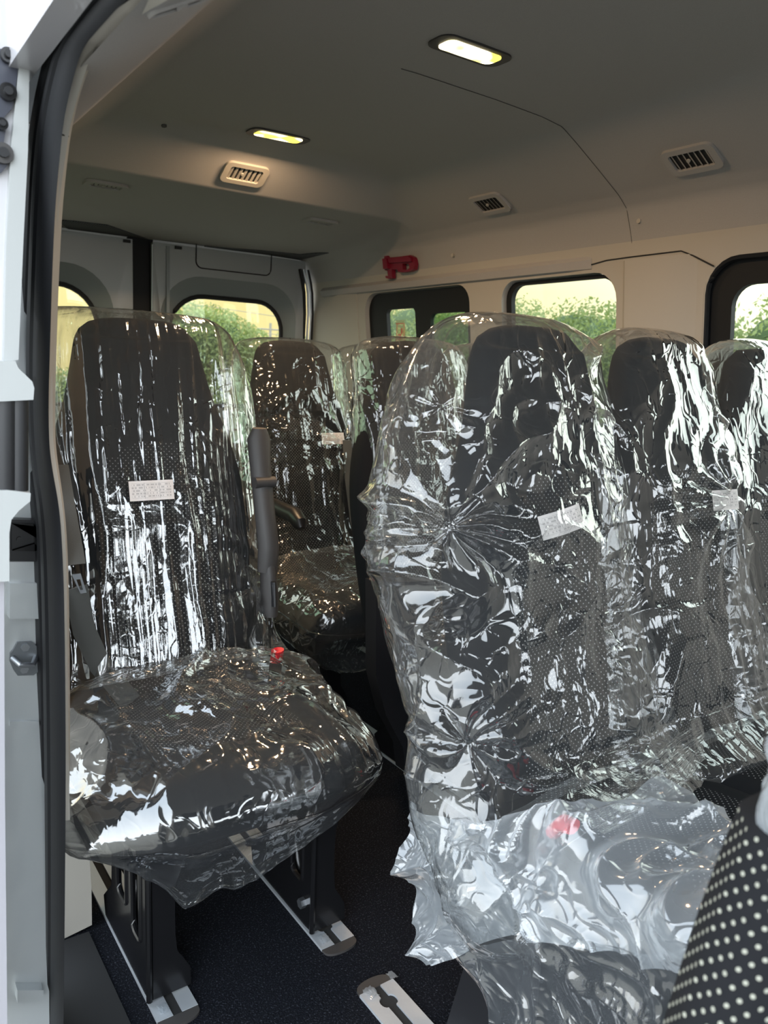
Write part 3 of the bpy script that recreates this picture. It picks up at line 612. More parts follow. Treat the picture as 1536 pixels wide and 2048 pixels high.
rail(1.344, 1.421, .9, 3.3, 'aluminium floor rail beyond the aisle, seen in the gap between the two front seats', near_cap=None, bites=(1.0, 1.2, 1.4, 1.60, 1.72, 1.86, 2.0))
rail(1.80, 1.877, .9, 3.3, 'aluminium floor rail under the window seats at the far side', near_cap=None, bites=(1.0, 1.4))
# torn shreds of protective film at the rail ends
def shred(p, label, s=1.0):
    c = ([], []); rnd = random.Random(int(p[0]*1000+p[1]*77))
    rows = []
    for k in range(5):
        rows.append([(p[0]+(-.011+.005*j)*s*.7+rnd.uniform(-.002, .002), p[1]+.006*k*s-.008+rnd.uniform(-.002, .002), p[2]+.002+abs(math.sin(k*1.1+j*1.7))*.0028*s) for j in range(6)])
    V, Fq = loft(rows, closed=False); tag(mk('film_shred', V, Fq, MT['film_pile'], smooth=False), label, 'film scrap', 'torn film scraps on the rails')
shred((.43, 1.245, .006), 'torn film scrap at the end of the rail nearest the sliding door')
shred((.775, 1.245, .006), 'torn film scrap at the end of the aisle-side rail behind the gap')
shred((.775, 1.07, .006), 'torn film scrap on the short entry rail, left half', 1.2)
shred((.833, 1.088, .008), 'curled film scrap sticking up at the tip of the short entry rail', .8)

# ------------------------------------------------------------------ seats
def superring(cx, w, dF, dB, P0, Nf, n, p=2.6, dish=0.0):
    """ring around centre P0 (y,z): x half-width w, depth dF along normal Nf, dB backwards"""
    out = []
    for k in range(n):
        a = 2*PI*k/n; ca, sa = math.cos(a), math.sin(a)
        x = w*math.copysign(abs(ca)**(2/p), ca); d = (dF if sa > 0 else dB)*math.copysign(abs(sa)**(2/p), sa)
        if sa > 0 and dish: d -= dish*math.exp(-(x/(w*.52))**2*1.6)*abs(sa)
        out.append((cx+x, P0[0]+Nf[0]*d, P0[1]+Nf[1]*d))
    return out
NR = 56
def seat_shell(keys, n, m=NR, p=3.0):
    K, S = catmull(keys, n); V = []; uv = []
    for i in range(n):
        a = K[min(i+1, n-1), :2]-K[max(i-1, 0), :2]; a = a/np.linalg.norm(a); Nf = (a[1], -a[0])
        y, z, cx, w_, dF, dB, dish = K[i]
        r = superring(cx, w_, dF, dB, (y, z), Nf, m, p, dish); V += r; uv += [(q[0], S[i]) for q in r]
    Fq = [(i*m+j, i*m+(j+1) % m, (i+1)*m+(j+1) % m, (i+1)*m+j) for i in range(n-1) for j in range(m)]
    Fq += [tuple(reversed(range(m))), tuple(range((n-1)*m, n*m))]
    return V, Fq, uv, K, S
def make_seat(x, yh, label, group, rails=None, buckle=True, armside=0, arm='down', W_=1.0, lo=False):
    """x centre, yh = y of the hip line (front face of the backrest at cushion height)"""
    t = thing('passenger_seat', label, 'seat', (x, yh, 0), group)
    # backrest, from the top downwards; front face leans back
    top = 1.265
    def bk(z, w_, th, dish): 
        yf = yh+.02+(z-.46)*.235; return (yf+th/2, z, x, w_*W_, th/2, th/2, dish)
    kb = [bk(top-.004, .055, .03, 0), bk(top-.010, .10, .05, 0), bk(top-.03, .133, .085, 0), bk(1.17, .150, .10, .004), bk(1.09, .170, .105, .008), bk(1.02, .196, .11, .01), bk(.95, .218, .12, .014), bk(.88, .230, .13, .022), bk(.80, .234, .14, .03), bk(.68, .232, .145, .03), bk(.56, .225, .15, .028), bk(.46, .215, .15, .02), bk(.40, .20, .13, .0)]
    n = 44 if lo else 90
    V, Fq, uv, K, S = seat_shell(kb, n)
    fm = []
    for f in Fq:
        if len(f) > 4: fm.append(0); continue
        cxx = sum(V[i][0] for i in f)/4-x; zz = sum(V[i][2] for i in f)/4; j = f[0] % NR
        fm.append(1 if (j < NR//2 and abs(cxx) < .135*W_ and zz < 1.0-.12*(abs(cxx)/.13)**4) else 0)
    # stitched cross seams pressed into the centre panel
    V2 = []
    for v in V:
        d = 0
        if abs(v[0]-x) < .17*W_:
            for zs in (1.01, .83, .69, .56): d += .007*math.exp(-((v[2]-zs)/.007)**2)
        e = .006*math.exp(-((abs(v[0]-x)-.138*W_)/.006)**2) if v[2] < 1.0 else 0
        V2.append((v[0], v[1]+(d+e), v[2]))
    mk('backrest', V2, Fq, None, t, True, uv, [MT['fabric'], MT['dotted']], fm)
    # cushion
    def cu(y, z, w_, th, dish): return (y, z-th/2, x, w_*W_, th/2, th/2, dish)
    y0 = yh
    kc = [cu(y0+.10, .455, .16, .08, 0), cu(y0+.07, .465, .215, .12, .0), cu(y0, .468, .235, .14, .014), cu(y0-.10, .474, .242, .15, .02), cu(y0-.22, .486, .245, .16, .016), cu(y0-.32, .492, .240, .165, .010), cu(y0-.375, .480, .228, .15, .004), cu(y0-.405, .45, .205, .10, 0), cu(y0-.415, .415, .17, .04, 0)]
    V, Fq, uv, K, S = seat_shell(kc, 30 if lo else 60, p=3.4)
    fm = []
    for f in Fq:
        if len(f) > 4: fm.append(0); continue
        cxx = sum(V[i][0] for i in f)/4-x; yy = sum(V[i][1] for i in f)/4; j = f[0] % NR
        fm.append(1 if (j < NR//2 and abs(cxx) < .14*W_ and yy > y0-.30) else 0)
    V = [(v[0], v[1], v[2]-(.006*math.exp(-((v[1]-(y0-.30))/.007)**2)+.006*math.exp(-((abs(v[0]-x)-.143*W_)/.006)**2) if v[2] > .42 else 0)) for v in V]
    mk('seat_cushion', V, Fq, None, t, True, uv, [MT['fabric'], MT['dotted']], fm)
    # under frame
    c = ([], []); box(c, (x, y0-.14, .325), (.40*W_, .38, .05)); 
    for yy in (y0-.30, y0+.02): merge(c, cyl((x-.2*W_, yy, .30), (x+.2*W_, yy, .30), .018, 12))
    mk('seat_frame', *c, MT['gloss'], t)
    if buckle:
        s = 1
        mk('belt_buckle', *tube([(x+.235*W_, y0+.00, .42), (x+.232*W_, y0-.02, .50)], .017, 10, .6, (0, 1, 0)), MT['blackplastic'], t)
        mk('buckle_button', *tube([(x+.232*W_, y0-.02, .50), (x+.230*W_, y0-.03, .53)], .0165, 10, .62, (0, 1, 0)), MT['red'], t)
    return t
def seat_leg(t, xr, y0, y1, ztop=.31, front_w=.072, bolt=True):
    """pressed steel leg on a rail: side plate with openings, front flange, foot, bolt"""
    c = ([], [])
    side = [(y0, .012), (y0+.03, .008), (y1, .008), (y1+.01, .05), (y1-.05, .11), (y1-.06, .2), (y1+.02, ztop), (y0, ztop)]
    holes = [rrect(y0+.045, y0+.095, .105, ztop-.05, (.008, .022, .02, .02), 5), rrect(y0+.13, y0+.185, .13, ztop-.04, (.008, .02, .02, .02), 5)]
    plate('x', side, holes, lambda a, b, tt: (xr-front_w/2+tt, a, b), .007, None, None, c)
    for h in holes: merge(c, tube([(xr-front_w/2, a, b) for a, b in h+h[:1]], .0045, 6))
    fl = [(-.5, .012), (.62, .012), (.60, .05), (.42, .075), (.25, .095), (.20, .13), (.19, .19), (.22, .235), (.36, .262), (.55, .28), (.6, ztop), (-.5, ztop)]
    plate('x', [(xr+a*front_w, b) for a, b in fl], [], lambda a, b, tt: (a, y0+tt, b), .006, None, None, c)
    merge(c, tube([(xr-front_w/2, y0, z) for z in (.012, .15, ztop)], .006, 8))
    lg = mk('leg', *c, MT['gloss'], t)
    c = ([], []); merge(c, tube([(xr, y0+.02, .03), (xr, y0+.10, .045), (xr, y0+.13, .10), (xr, y0+.16, .16)], [.022, .026, .028, .02], 10))
    mk('leg_foot', *c, MT['gloss'], lg)
    if bolt:
        mk('leg_bolt', *cyl((xr-front_w/2-.012, y0+.035, .062), (xr-front_w/2, y0+.035, .062), .011, 6), MT['zinc'], lg)
    return lg
def armrest(t, x, yp, zp, L=.30, up=False, W_=.045):
    """armrest hinged at (yp,zp)"""
    if up:
        pts = [(x, yp, zp), (x, yp-.005, zp+.06), (x, yp+.02, zp+.15), (x, yp+.045, zp+.25), (x, yp+.055, zp+.31), (x, yp+.053, zp+.335)]
        c = ([], []); merge(c, tube(pts, [.020, .021, .020, .021, .023, .014], 14, 1.25, (1, 0, 0))); a = mk('armrest', *c, MT['greyplastic'], t)
        mk('armrest_hinge', *cyl((x-.026, yp+.02, zp+.21), (x+.026, yp+.02, zp+.21), .013, 18), MT['greyplastic'], a)
        mk('armrest_bracket', *tube([(x, yp, zp+.02), (x+.003, yp-.008, zp-.06), (x+.005, yp-.008, zp-.11)], [.021, .026, .022], 12, .8, (1, 0, 0)), MT['greyplastic'], a)
        mk('bracket_slot', *tube([(x, yp-.032, zp-.02), (x+.002, yp-.034, zp-.08)], [.009, .009], 10, .6, (1, 0, 0)), MT['blackplastic'], a)
    else:
        pts = [(x, yp, zp), (x, yp-.05, zp+.012), (x, yp-.16, zp+.02), (x, yp-L+.03, zp+.012), (x, yp-L, zp-.006), (x, yp-L-.012, zp-.02)]
        a = mk('armrest', *tube(pts, [.020, .024, .025, .026, .024, .012], 16, .95), MT['blackplastic'], t)
        mk('armrest_base', *tube([(x, yp, zp-.01), (x, yp-.01, zp-.10), (x, yp, zp-.2)], [.026, .024, .02], 12, .7, (1, 0, 0)), MT['blackplastic'], a)

s1 = make_seat(.592, 1.60, 'single black dotted seat in clear film beside the sliding door, at the left', 'passenger seats')
seat_leg(s1, .4505, 1.275, 1.56, bolt=False); seat_leg(s1, .796, 1.275, 1.56)
armrest(s1, .835, 1.655, .70, up=True)
# belt hanging beside it
sb = thing('seat_belt', 'grey belt webbing with metal tongue hanging at the door side of the left seat', 'seat belt', (.34, 1.6, .6))
pts = [onx(108, 930, .30), onx(125, 1050, .31), ony(160, 1150, 1.50), ony(175, 1260, 1.54)]
ctr = [tuple(ony(112, 930, 1.66)), tuple(ony(128, 1030, 1.60)), tuple(ony(146, 1130, 1.55))]
mk('belt_webbing', *tube(ctr, .024, 8, .06, (0, 1, 0)), MT['belt'], sb)
ctr = [tuple(ony(152, 1175, 1.545)), tuple(ony(168, 1260, 1.57)), tuple(ony(200, 1330, 1.60)), tuple(ony(262, 1405, 1.58))]
mk('belt_webbing', *tube(ctr, .022, 8, .06, (0, 1, 0)), MT['belt'], sb)
tg = [ony(u, v, 1.535) for u, v in ((142, 1148), (160, 1146), (172, 1184), (160, 1186))]
gx = [(p[0], p[2]) for p in tg]; cgx = sum(a for a, b in gx)/4; cgz = sum(b for a, b in gx)/4
plate('belt_tongue', gx, [[(cgx+(a-cgx)*.45, cgz+(b-cgz)*.55-.002) for a, b in gx]], lambda a, b, tt: (a, 1.53+tt, b), .004, MT['zinc'], sb)

YB = .855   # hip line of the front bench row
s2 = make_seat(1.10, YB, 'large black dotted seat in loose clear film, nearest on the right', 'passenger seats', buckle=False, W_=.97)
bp0 = onz(1030, 1700, .52); bp0[0] = max(bp0[0], .86); mk('buckle_button', *tube([(.865, .74, .50), (.862, .72, .525), (.86, .70, .53)], [.016, .017, .014], 10, .7, (0, 1, 0)), MT['red'], s2)
s3 = make_seat(1.49, YB, 'black dotted seat in film behind the right edge of the large front seat', 'passenger seats', buckle=False, W_=.95)
s4 = make_seat(1.90, YB, 'black seat in film cut off by the right edge of the photo', 'passenger seats', buckle=False, W_=.95, lo=True)
c = ([], []); plate('x', [(.70, .01), (.92, .01), (.90, .06), (.865, .20), (.86, .33), (.70, .33)], [rrect(.745, .80, .06, .22, .015)], lambda a, b, tt: (.815+tt, a, b), .03, None, None, c)
mk('leg', *c, MT['blackplastic'], s2)
seat_leg(s4, 1.84, .94, 1.12, ztop=.33)
Y2 = 1.72
s5 = make_seat(1.46, Y2, 'black seat in film mostly hidden behind the large front seat', 'passenger seats', lo=True)
s6 = make_seat(1.84, Y2, 'black window seat in film in the second row, hidden behind the front row', 'passenger seats', buckle=False, lo=True)
seat_leg(s5, 1.383, 1.69, 1.90, bolt=False); seat_leg(s6, 1.84, 1.62, 1.86)
mk('recliner_cover', *tube([(1.178, 1.71, .672), (1.176, 1.66, .672), (1.175, 1.63, .672), (1.175, 1.622, .672)], [.022, .026, .026, .018], 24, 1.75), MT['blackplastic'], s5)
c = ([], []); sc_ = [(p[0], p[2]) for p in [ony(*q, 1.63) for q in ((752, 1165), (752, 1350), (772, 1430), (806, 1495), (812, 1545), (850, 1565))]]
plate('x', sc_+[(1.40, .06), (1.36, .30), (1.33, .62)], [], lambda a, b, tt: (a, 1.63+tt, b), .05, None, None, c)
mk('side_cover', *c, MT['blackplastic'], s5)
Y3 = 2.37
s7 = make_seat(1.40, Y3, 'black dotted seat in film seen between the two front seats, third row by the aisle', 'passenger seats', lo=False)
s8 = make_seat(1.84, Y3, 'black seat in film peeping out right of the third row aisle seat', 'passenger seats', buckle=False, lo=True)
seat_leg(s7, 1.383, 2.2, 2.5); seat_leg(s8, 1.84, 2.2, 2.5)
armrest(s7, 1.135, 2.42, .728, .38)
sb2 = thing('seat_belt', 'grey belt strap slanting over the right side of the third row aisle seat', 'seat belt', (1.6, 2.45, .9))
mk('belt_webbing', *tube([tuple(ony(697, 880, 2.47)), tuple(ony(702, 960, 2.44)), tuple(ony(712, 1040, 2.40)), tuple(ony(722, 1090, 2.36))], .026, 8, .06, (0, 1, 0)), MT['belt'], sb2)

# perforated front seat edge close to the camera, bottom right
def dotmat():
    m = mat('perforated_seat_edge', (0.02, 0.019, 0.017), 0.85); return m
fs = thing('front_seat', 'blurred dark perforated seat edge very near at the bottom right corner', 'seat', (.66, .24, 0))
ke = [(v, u) for u, v in ((1550, 1690), (1536, 1725), (1500, 1815), (1462, 1920), (1419, 2050), (1385, 2160), (1360, 2260))]
rows = []
for v, u in ke:
    a = O3+ray(u, v)*.52; d1 = np.array([1.0, -.25, 0]); d1 /= np.linalg.norm(d1); d2 = np.array([.25, 1.0, 0]); d2 /= np.linalg.norm(d2)
    rows.append([tuple(a+d1*(x_+0)+d2*y_) for x_, y_ in ((.0, 0), (.012, -.018), (.035, -.03), (.07, -.034), (.13, -.034), (.19, -.03), (.24, -.01), (.25, .03), (.22, .06), (.1, .07), (.02, .05), (.0, .02))])
V, Fq = loft(rows); bk = mk('backrest', V, Fq, MT['fabric'], fs, True)
c = ([], [])
RW = [np.array(r) for r in rows]; cl = [0]
for a_, b_ in zip(RW, RW[1:]): cl.append(cl[-1]+np.linalg.norm(b_[1]-a_[1]))
def on_edge(l, d):
    k = min(max(np.searchsorted(cl, l)-1, 0), len(RW)-2); f_ = (l-cl[k])/(cl[k+1]-cl[k]); r_ = RW[k]*(1-f_)+RW[k+1]*f_
    for q in range(-2, 6):
        e = np.linalg.norm(r_[q+1]-r_[q])
        if d <= e: return r_[q]+(r_[q+1]-r_[q])*d/e, (r_[q+1]-r_[q])/e
        d -= e
    return None, None
for i in range(40):
    for j in range(22):
        l = .004+i*.0062; d = .006+j*.0124+.0062*(i % 2)
        if l > cl[-1]: continue
        p, e = on_edge(l, d); p2, _ = on_edge(min(l+.002, cl[-1]), d)
        if p is None or p2 is None or np.linalg.norm(p2-p) < 1e-5: continue
        g = (p2-p)/np.linalg.norm(p2-p); nn = np.cross(e, g); nn /= np.linalg.norm(nn)
        if np.dot(nn, O3-p) < 0: nn = -nn
        b0 = len(c[0]); c[0].append(tuple(p+nn*.0016)); c[0].extend([tuple(p+(e*math.cos(2*PI*q/8)+g*math.sin(2*PI*q/8))*.0017+nn*.001) for q in range(8)])
        c[1].extend([(b0, b0+1+q, b0+1+(q+1) % 8) for q in range(8)])
dd = mk('fabric_dots', *c, mat('pale_fabric_dots', (.30, .30, .25), .8), bk, False); dd['kind'] = 'stuff'

V, Fq = loft([[(x_, y_, z_) for x_, y_ in rrect(.47+i_, .95-i_, -.22+i_, .36-i_, .06, 4)] for z_, i_ in ((.33, .02), (.345, 0), (.46, 0), (.475, .015), (.48, .04))]); mk('seat_cushion', V, Fq, MT['fabric'], fs, True)
c = ([], []); merge(c, loft([[(x_, y_, z_) for x_, y_ in rrect(.56+i_, .86-i_, -.12+i_, .26-i_, .03, 3)] for z_, i_ in ((0, 0), (.05, .02), (.30, .05), (.335, .02))])); mk('seat_base', *c, MT['blackplastic'], fs)

# ------------------------------------------------------------------ film covers
def cover(name, keys, label, m, nu=260, ns=380, p=2.3, A_st=.006, A_cr=.010, A_big=.012, gathers=(), seed=1, cush=None, post=None, cat='plastic cover', group='plastic seat covers', haze_parent=None, open_end=False):
    """keys: y, z, xL, xR, dF, dB along the body of the seat, top of the backrest first"""
    K, S = catmull(keys, ns); V = np.zeros((ns, nu, 3)); Nn = np.zeros((ns, nu, 3))
    a = 2*PI*np.arange(nu)/nu+1e-4
    ca, sa = np.cos(a), np.sin(a)
    for i in range(ns):
        T = K[min(i+2, ns-1), :2]-K[max(i-2, 0), :2]; T = T/np.linalg.norm(T); Nf = np.array([T[1], -T[0]])
        y, z, xl, xr, dF, dB = K[i]; cx = (xl+xr)/2; hw = max(abs(xr-xl)/2, .004)
        ex = np.sign(ca)*np.abs(ca)**(2/p)*hw; ed = np.where(sa > 0, dF, dB)*np.sign(sa)*np.abs(sa)**(2/p)
        V[i, :, 0] = cx+ex; V[i, :, 1] = y+Nf[0]*ed; V[i, :, 2] = z+Nf[1]*ed
        nx_ = ca/hw; nd = sa/np.where(sa > 0, max(dF, .03), max(dB, .03)); l = np.sqrt(nx_**2+nd**2)
        Nn[i, :, 0] = nx_/l; Nn[i, :, 1] = Nf[0]*nd/l; Nn[i, :, 2] = Nf[1]*nd/l
    P_ = V.reshape(-1, 3); Q = Nn.reshape(-1, 3); Sr = np.repeat(S, nu); Xr = P_[:, 0].copy()
    arc = np.tile(a, ns)*.16
    wrp = vnoise(P_*5, seed+9)-.5
    msk_ = np.clip((vnoise(P_*4+5, seed+6)-.45)/.25, 0, 1)
    st_ = ridge(np.stack([Xr*15+wrp*.9, Sr*.8, np.where(np.tile(sa, ns) > 0, 0., 7.)+0*Sr], 1), seed)**3
    st2 = ridge(np.stack([Xr*38+wrp*1.2, Sr*1.6, 3+0*Sr], 1), seed+3)**3
    cr = ridge(P_*6+wrp[:, None]*1.5, seed+1)**4+.4*ridge(P_*np.array([14, 14, 10])+wrp[:, None]*2, seed+2)**4+.10*ridge(P_*np.array([33, 33, 25]), seed+4)**3*msk_
    big = vnoise(P_*3.1, seed+5)
    msk = vnoise(P_*4+5, seed+6); msk = np.clip((msk-.35)/.3, 0, 1)
    ends = np.clip(np.minimum(Sr, S[-1]-Sr)/.05, .15, 1)
    lw_ = 1.0 if cush is None else 1-.80*np.clip((Sr-cush)/.12, 0, 1)
    A_cr = A_cr if cush is None else A_cr*(1+7*(1-lw_))
    D = (A_st*(st_+.35*st2)*(1.1-(msk if cush is None else 0))*lw_+A_cr*cr*(.35+.65*msk)+A_big*big)*ends
    for (gx_, gy_, gz_, R_, k_, A_) in gathers:
        d = P_-np.array([gx_, gy_, gz_]); r = np.linalg.norm(d, axis=1); ph = np.arctan2(d[:, 2], d[:, 0])
        w_ = np.exp(-(r/R_)**2)
        D += w_*A_*.7*(np.abs(np.sin(ph*k_*.6+vnoise(P_*7, seed+8)*6))**1.5)*np.clip(r/R_*3, 0, 1)-A_*.8*np.exp(-(r/(R_*.25))**2)
    P_ = P_+Q*D[:, None]
    if post is not None: P_ = post(P_)
    V = P_.tolist()
    idx = np.arange(ns*nu).reshape(ns, nu); a0 = idx[:-1]; a1 = np.roll(idx, -1, 1)[:-1]; b0 = idx[1:]; b1 = np.roll(idx, -1, 1)[1:]
    Fq = np.stack([a0, a1, b1, b0], -1).reshape(-1, 4).tolist()
    Fq.append(tuple(reversed(range(nu))))
    if not open_end: Fq.append(tuple(range((ns-1)*nu, ns*nu)))
    uv = np.stack([Xr*(1 if cush is None else .25+.75*lw_)+np.where(np.tile(sa, ns) > 0, 0, .7), Sr], 1)
    o = mk(name, V, Fq, m, None, True, uv); tag(o, label, cat, group)
    return o
def sticker(par, centre, w_, h_, tilt=0.0, lean=.235, curl=.0, yaw=0.0):
    n = 10; V = []; uv = []; R_ = Matrix.Rotation(-math.atan(lean), 3, 'X') @ Matrix.Rotation(tilt, 3, 'Y')
    R_ = Matrix.Rotation(yaw, 3, 'Z') @ R_
    for j in range(5):
        for i in range(n+1):
            a = -.5+i/n; b = -.5+j/4
            v = R_ @ Vector((a*w_, curl*(a*a*4)-.0+.001*math.sin(a*14), b*h_)); V.append(tuple(v+Vector(centre))); uv.append((a+.5, b+.5))
    Fq = [(j*(n+1)+i, j*(n+1)+i+1, (j+1)*(n+1)+i+1, (j+1)*(n+1)+i) for j in range(4) for i in range(n)]
    o = mk('shipping_label', V, Fq, MT['label'], par, True, uv); o['label'] = 'small white printed shipping label'
    return o
def bkc(yh, z, xl, xr, dF, dB): yf = yh+.02+(z-.46)*.235; return (yf+.065, z, xl, xr, .065+dF, .065+dB)

# left seat cover
yh = 1.60
k1 = [bkc(yh, 1.292, .50, .62, -.05, -.05), bkc(yh, 1.286, .40, .74, -.03, -.02), bkc(yh, 1.27, .355, .80, -.005, .0), bkc(yh, 1.22, .34, .825, .012, .03), bkc(yh, 1.12, .33, .85, .016, .035), bkc(yh, .98, .335, .86, .016, .03), bkc(yh, .84, .34, .85, .02, .03), bkc(yh, .70, .345, .845, .02, .03), (yh+.09, .58, .34, .85, .075, .10), (yh+.06, .47, .33, .88, .09, .09), (yh-.01, .43, .31, .90, .11, .11), (yh-.10, .415, .295, .905, .10, .13), (yh-.20, .41, .262, .895, .10, .14), (yh-.30, .405, .258, .88, .10, .14), (yh-.38, .40, .272, .86, .10, .135), (yh-.425, .395, .31, .82, .095, .13), (yh-.45, .385, .37, .78, .07, .11), (yh-.46, .375, .44, .70, .03, .05)]
def hem(P_):
    x, y, z = P_[:, 0], P_[:, 1], P_[:, 2]; w_ = np.clip((.42-z)/.14, 0, 1)*np.clip((1.60-y)/.2, 0, 1)
    l = np.clip((.50-x)/.20, 0, 1); r = np.clip((x-.66)/.20, 0, 1); P_[:, 2] = z+w_*(.085*l**1.3+.035*r-.022*np.exp(-((x-.47)/.05)**2))
    return P_
cv = cover('seat_cover', k1, 'clear film bag with long shiny vertical folds over the single left seat', MT['film_streak'], nu=320, ns=420, A_st=.013, A_cr=.0035, seed=3, cush=.80, p=2.1, post=hem, gathers=((.86, 1.58, .66, .16, 8, .02), (.87, 1.30, .50, .12, 7, .015), (.33, 1.52, .54, .12, 6, .012)))
lc = ony(300, 979, 1.682); sticker(cv, lc-np.array([0, .012, 0]), .098, .043)
# large front seat cover, loose
yh = YB
k2 = [bkc(yh, 1.288, .99, 1.12, -.05, -.05), bkc(yh, 1.285, .945, 1.175, -.03, -.03), bkc(yh, 1.262, .90, 1.225, .0, .0), bkc(yh, 1.20, .855, 1.255, .01, .03), bkc(yh, 1.10, .80, 1.285, .015, .06), bkc(yh, .98, .765, 1.31, .02, .07), bkc(yh, .86, .765, 1.32, .025, .06), bkc(yh, .72, .775, 1.33, .025, .05), (yh+.09, .60, .775, 1.34, .09, .09), (yh+.07, .50, .77, 1.345, .10, .09), (yh+.02, .42, .765, 1.345, .11, .10), (yh-.05, .39, .76, 1.34, .10, .14), (yh-.10, .37, .765, 1.33, .09, .14), (yh-.14, .36, .78, 1.31, .05, .08)]
cv = cover('seat_cover', k2, 'loose crumpled clear film bag over the large front seat', MT['film'], nu=320, ns=420, A_st=.006, A_cr=.020, A_big=.024, seed=11, gathers=((.82, .90, .93, .17, 8, .03), (.84, .96, 1.12, .10, 6, .02), (.81, .86, .60, .13, 6, .022)))
lc = ony(1121, 1040, .935); sticker(cv, lc-np.array([0, .012, 0]), .096, .043, tilt=-.22, curl=.012, yaw=-.15)
# neighbour cover
k3 = [(y, z, xl+.43, xr+.395, a, b) for (y, z, xl, xr, a, b) in k2]
cv = cover('seat_cover', k3, 'clear film bag gathered in a pinch above its label, second seat of the front bench', MT['film'], nu=240, ns=340, A_st=.012, A_cr=.012, seed=23, gathers=((1.57, .92, .93, .18, 9, .03),))
lc = ony(1441, 998, .950); sticker(cv, lc-np.array([0, .012, 0]), .096, .043, tilt=.02)
k4 = [(y, z, xl+.83, xr+.765, a, b) for (y, z, xl, xr, a, b) in k2]
cover('seat_cover', k4, 'clear film bag on the seat at the right edge of the photo', MT['film'], nu=140, ns=200, A_st=.010, A_cr=.012, seed=31)
def simple_cover(x, yh, label, seed, nu=200, ns=280, m='film_far', lw=1.0):
    ks = [bkc(yh, 1.282, x-.07, x+.07, -.05, -.05), bkc(yh, 1.272, x-.16, x+.15, -.02, -.02), bkc(yh, 1.24, x-.205, x+.20, .006, .02), bkc(yh, 1.12, x-.22, x+.225, .014, .03), bkc(yh, .98, x-.25, x+.24, .016, .03), bkc(yh, .80, x-.25, x+.25, .02, .03), bkc(yh, .66, x-.25, x+.25, .02, .03), (yh+.09, .56, x-.235, x+.25, .08, .1), (yh+.05, .47, x-.23, x+.26, .10, .1), (yh-.06, .43, x-.24, x+.265, .10, .13), (yh-.2, .42, x-.265, x+.265, .09, .16), (yh-.32, .41, x-.26, x+.26, .10, .17), (yh-.41, .40, x-.24, x+.24, .09, .15), (yh-.44, .39, x-.18, x+.18, .05, .08), (yh-.45, .385, x-.1, x+.1, .02, .03)]
    ks = [(a, b, x+(xl-x)*lw, xr, d, e) for a, b, xl, xr, d, e in ks]
    return cover('seat_cover', ks, label, MT[m], nu=nu, ns=ns, A_st=.014, A_cr=.012, A_big=.012, seed=seed, gathers=((x+.17, yh+.09, .92, .16, 8, .022),))
simple_cover(1.46, Y2, 'film bag with warm glints just left of the large front seat', 41, lw=.8)
simple_cover(1.835, Y2, 'film bag on the hidden second row window seat', 43, 120, 160)
cv = simple_cover(1.40, Y3, 'shiny film bag over the third row aisle seat with a label on its backrest', 47, 240, 320)
lc = ony(661, 876, Y3+.125); sticker(cv, lc-np.array([0, .018, 0]), .096, .042)
simple_cover(1.835, Y3, 'film bag on the third row window seat under the sliding window', 53, 120, 160)

# bunched film lying over the cushion of the large front seat and hanging to the floor
def sheet(name, grid, label, m, amp, seed, cat='plastic sheet', nu=220, nv=160, group='bunched film at the front seat', fs_=1.0):
    """grid: rows of world points, bicubic-ish interpolated"""
    G = np.array(grid, float); r, c_ = G.shape[:2]
    def cat1(A, n):
        m_ = len(A); out = []
        for s in np.linspace(0, m_-1, n):
            i = min(int(s), m_-2); t = s-i; p0, p1, p2, p3 = A[max(i-1, 0)], A[i], A[i+1], A[min(i+2, m_-1)]
            out.append(.5*((2*p1)+(-p0+p2)*t+(2*p0-5*p1+4*p2-p3)*t*t+(-p0+3*p1-3*p2+p3)*t**3))
        return np.array(out)
    A = cat1(G, nv); A = np.swapaxes(cat1(np.swapaxes(A, 0, 1), nu), 0, 1)
    du = np.gradient(A, axis=1); dv = np.gradient(A, axis=0); Nn = np.cross(du, dv); Nn /= np.linalg.norm(Nn, axis=2, keepdims=True)+1e-9
    P_ = A.reshape(-1, 3); Q = Nn.reshape(-1, 3)
    if (Q @ np.array([0, -1, .6])).mean() < 0: Q = -Q
    wr_ = np.stack([vnoise(P_*6, seed+i)-.5 for i in range(3)], 1)
    D = ridge(P_*6*fs_+wr_*1.8, seed+1)**3+.6*ridge(P_*12*fs_+wr_*2.5, seed+2)**3+.22*ridge(P_*27*fs_+wr_*3, seed+3)**2.5
    P_ = P_+Q*(D*amp)[:, None]+wr_*amp*.9
    idx = np.arange(nv*nu).reshape(nv, nu); Fq = np.stack([idx[:-1, :-1], idx[:-1, 1:], idx[1:, 1:], idx[1:, :-1]], -1).reshape(-1, 4).tolist()
    uv = np.stack(np.meshgrid(np.linspace(0, .6, nu), np.linspace(0, .5, nv)), -1).reshape(-1, 2)
    o = mk(name, P_.tolist(), Fq, m, None, True, uv); tag(o, label, cat, group); return o
def lay(u, v):
    p = onz(u, v, .545)
    if p[0] >= .80: return tuple(p) if p[1] >= .405 else tuple(ony(u, v, .405))
    return tuple(onx(u, v, .80))
def Gl(rows): return [[lay(q[0], q[1]) for q in r] for r in rows]
def Gp(rows): return [[tuple(ony(u, v, y)) for u, v, y in r] for r in rows]
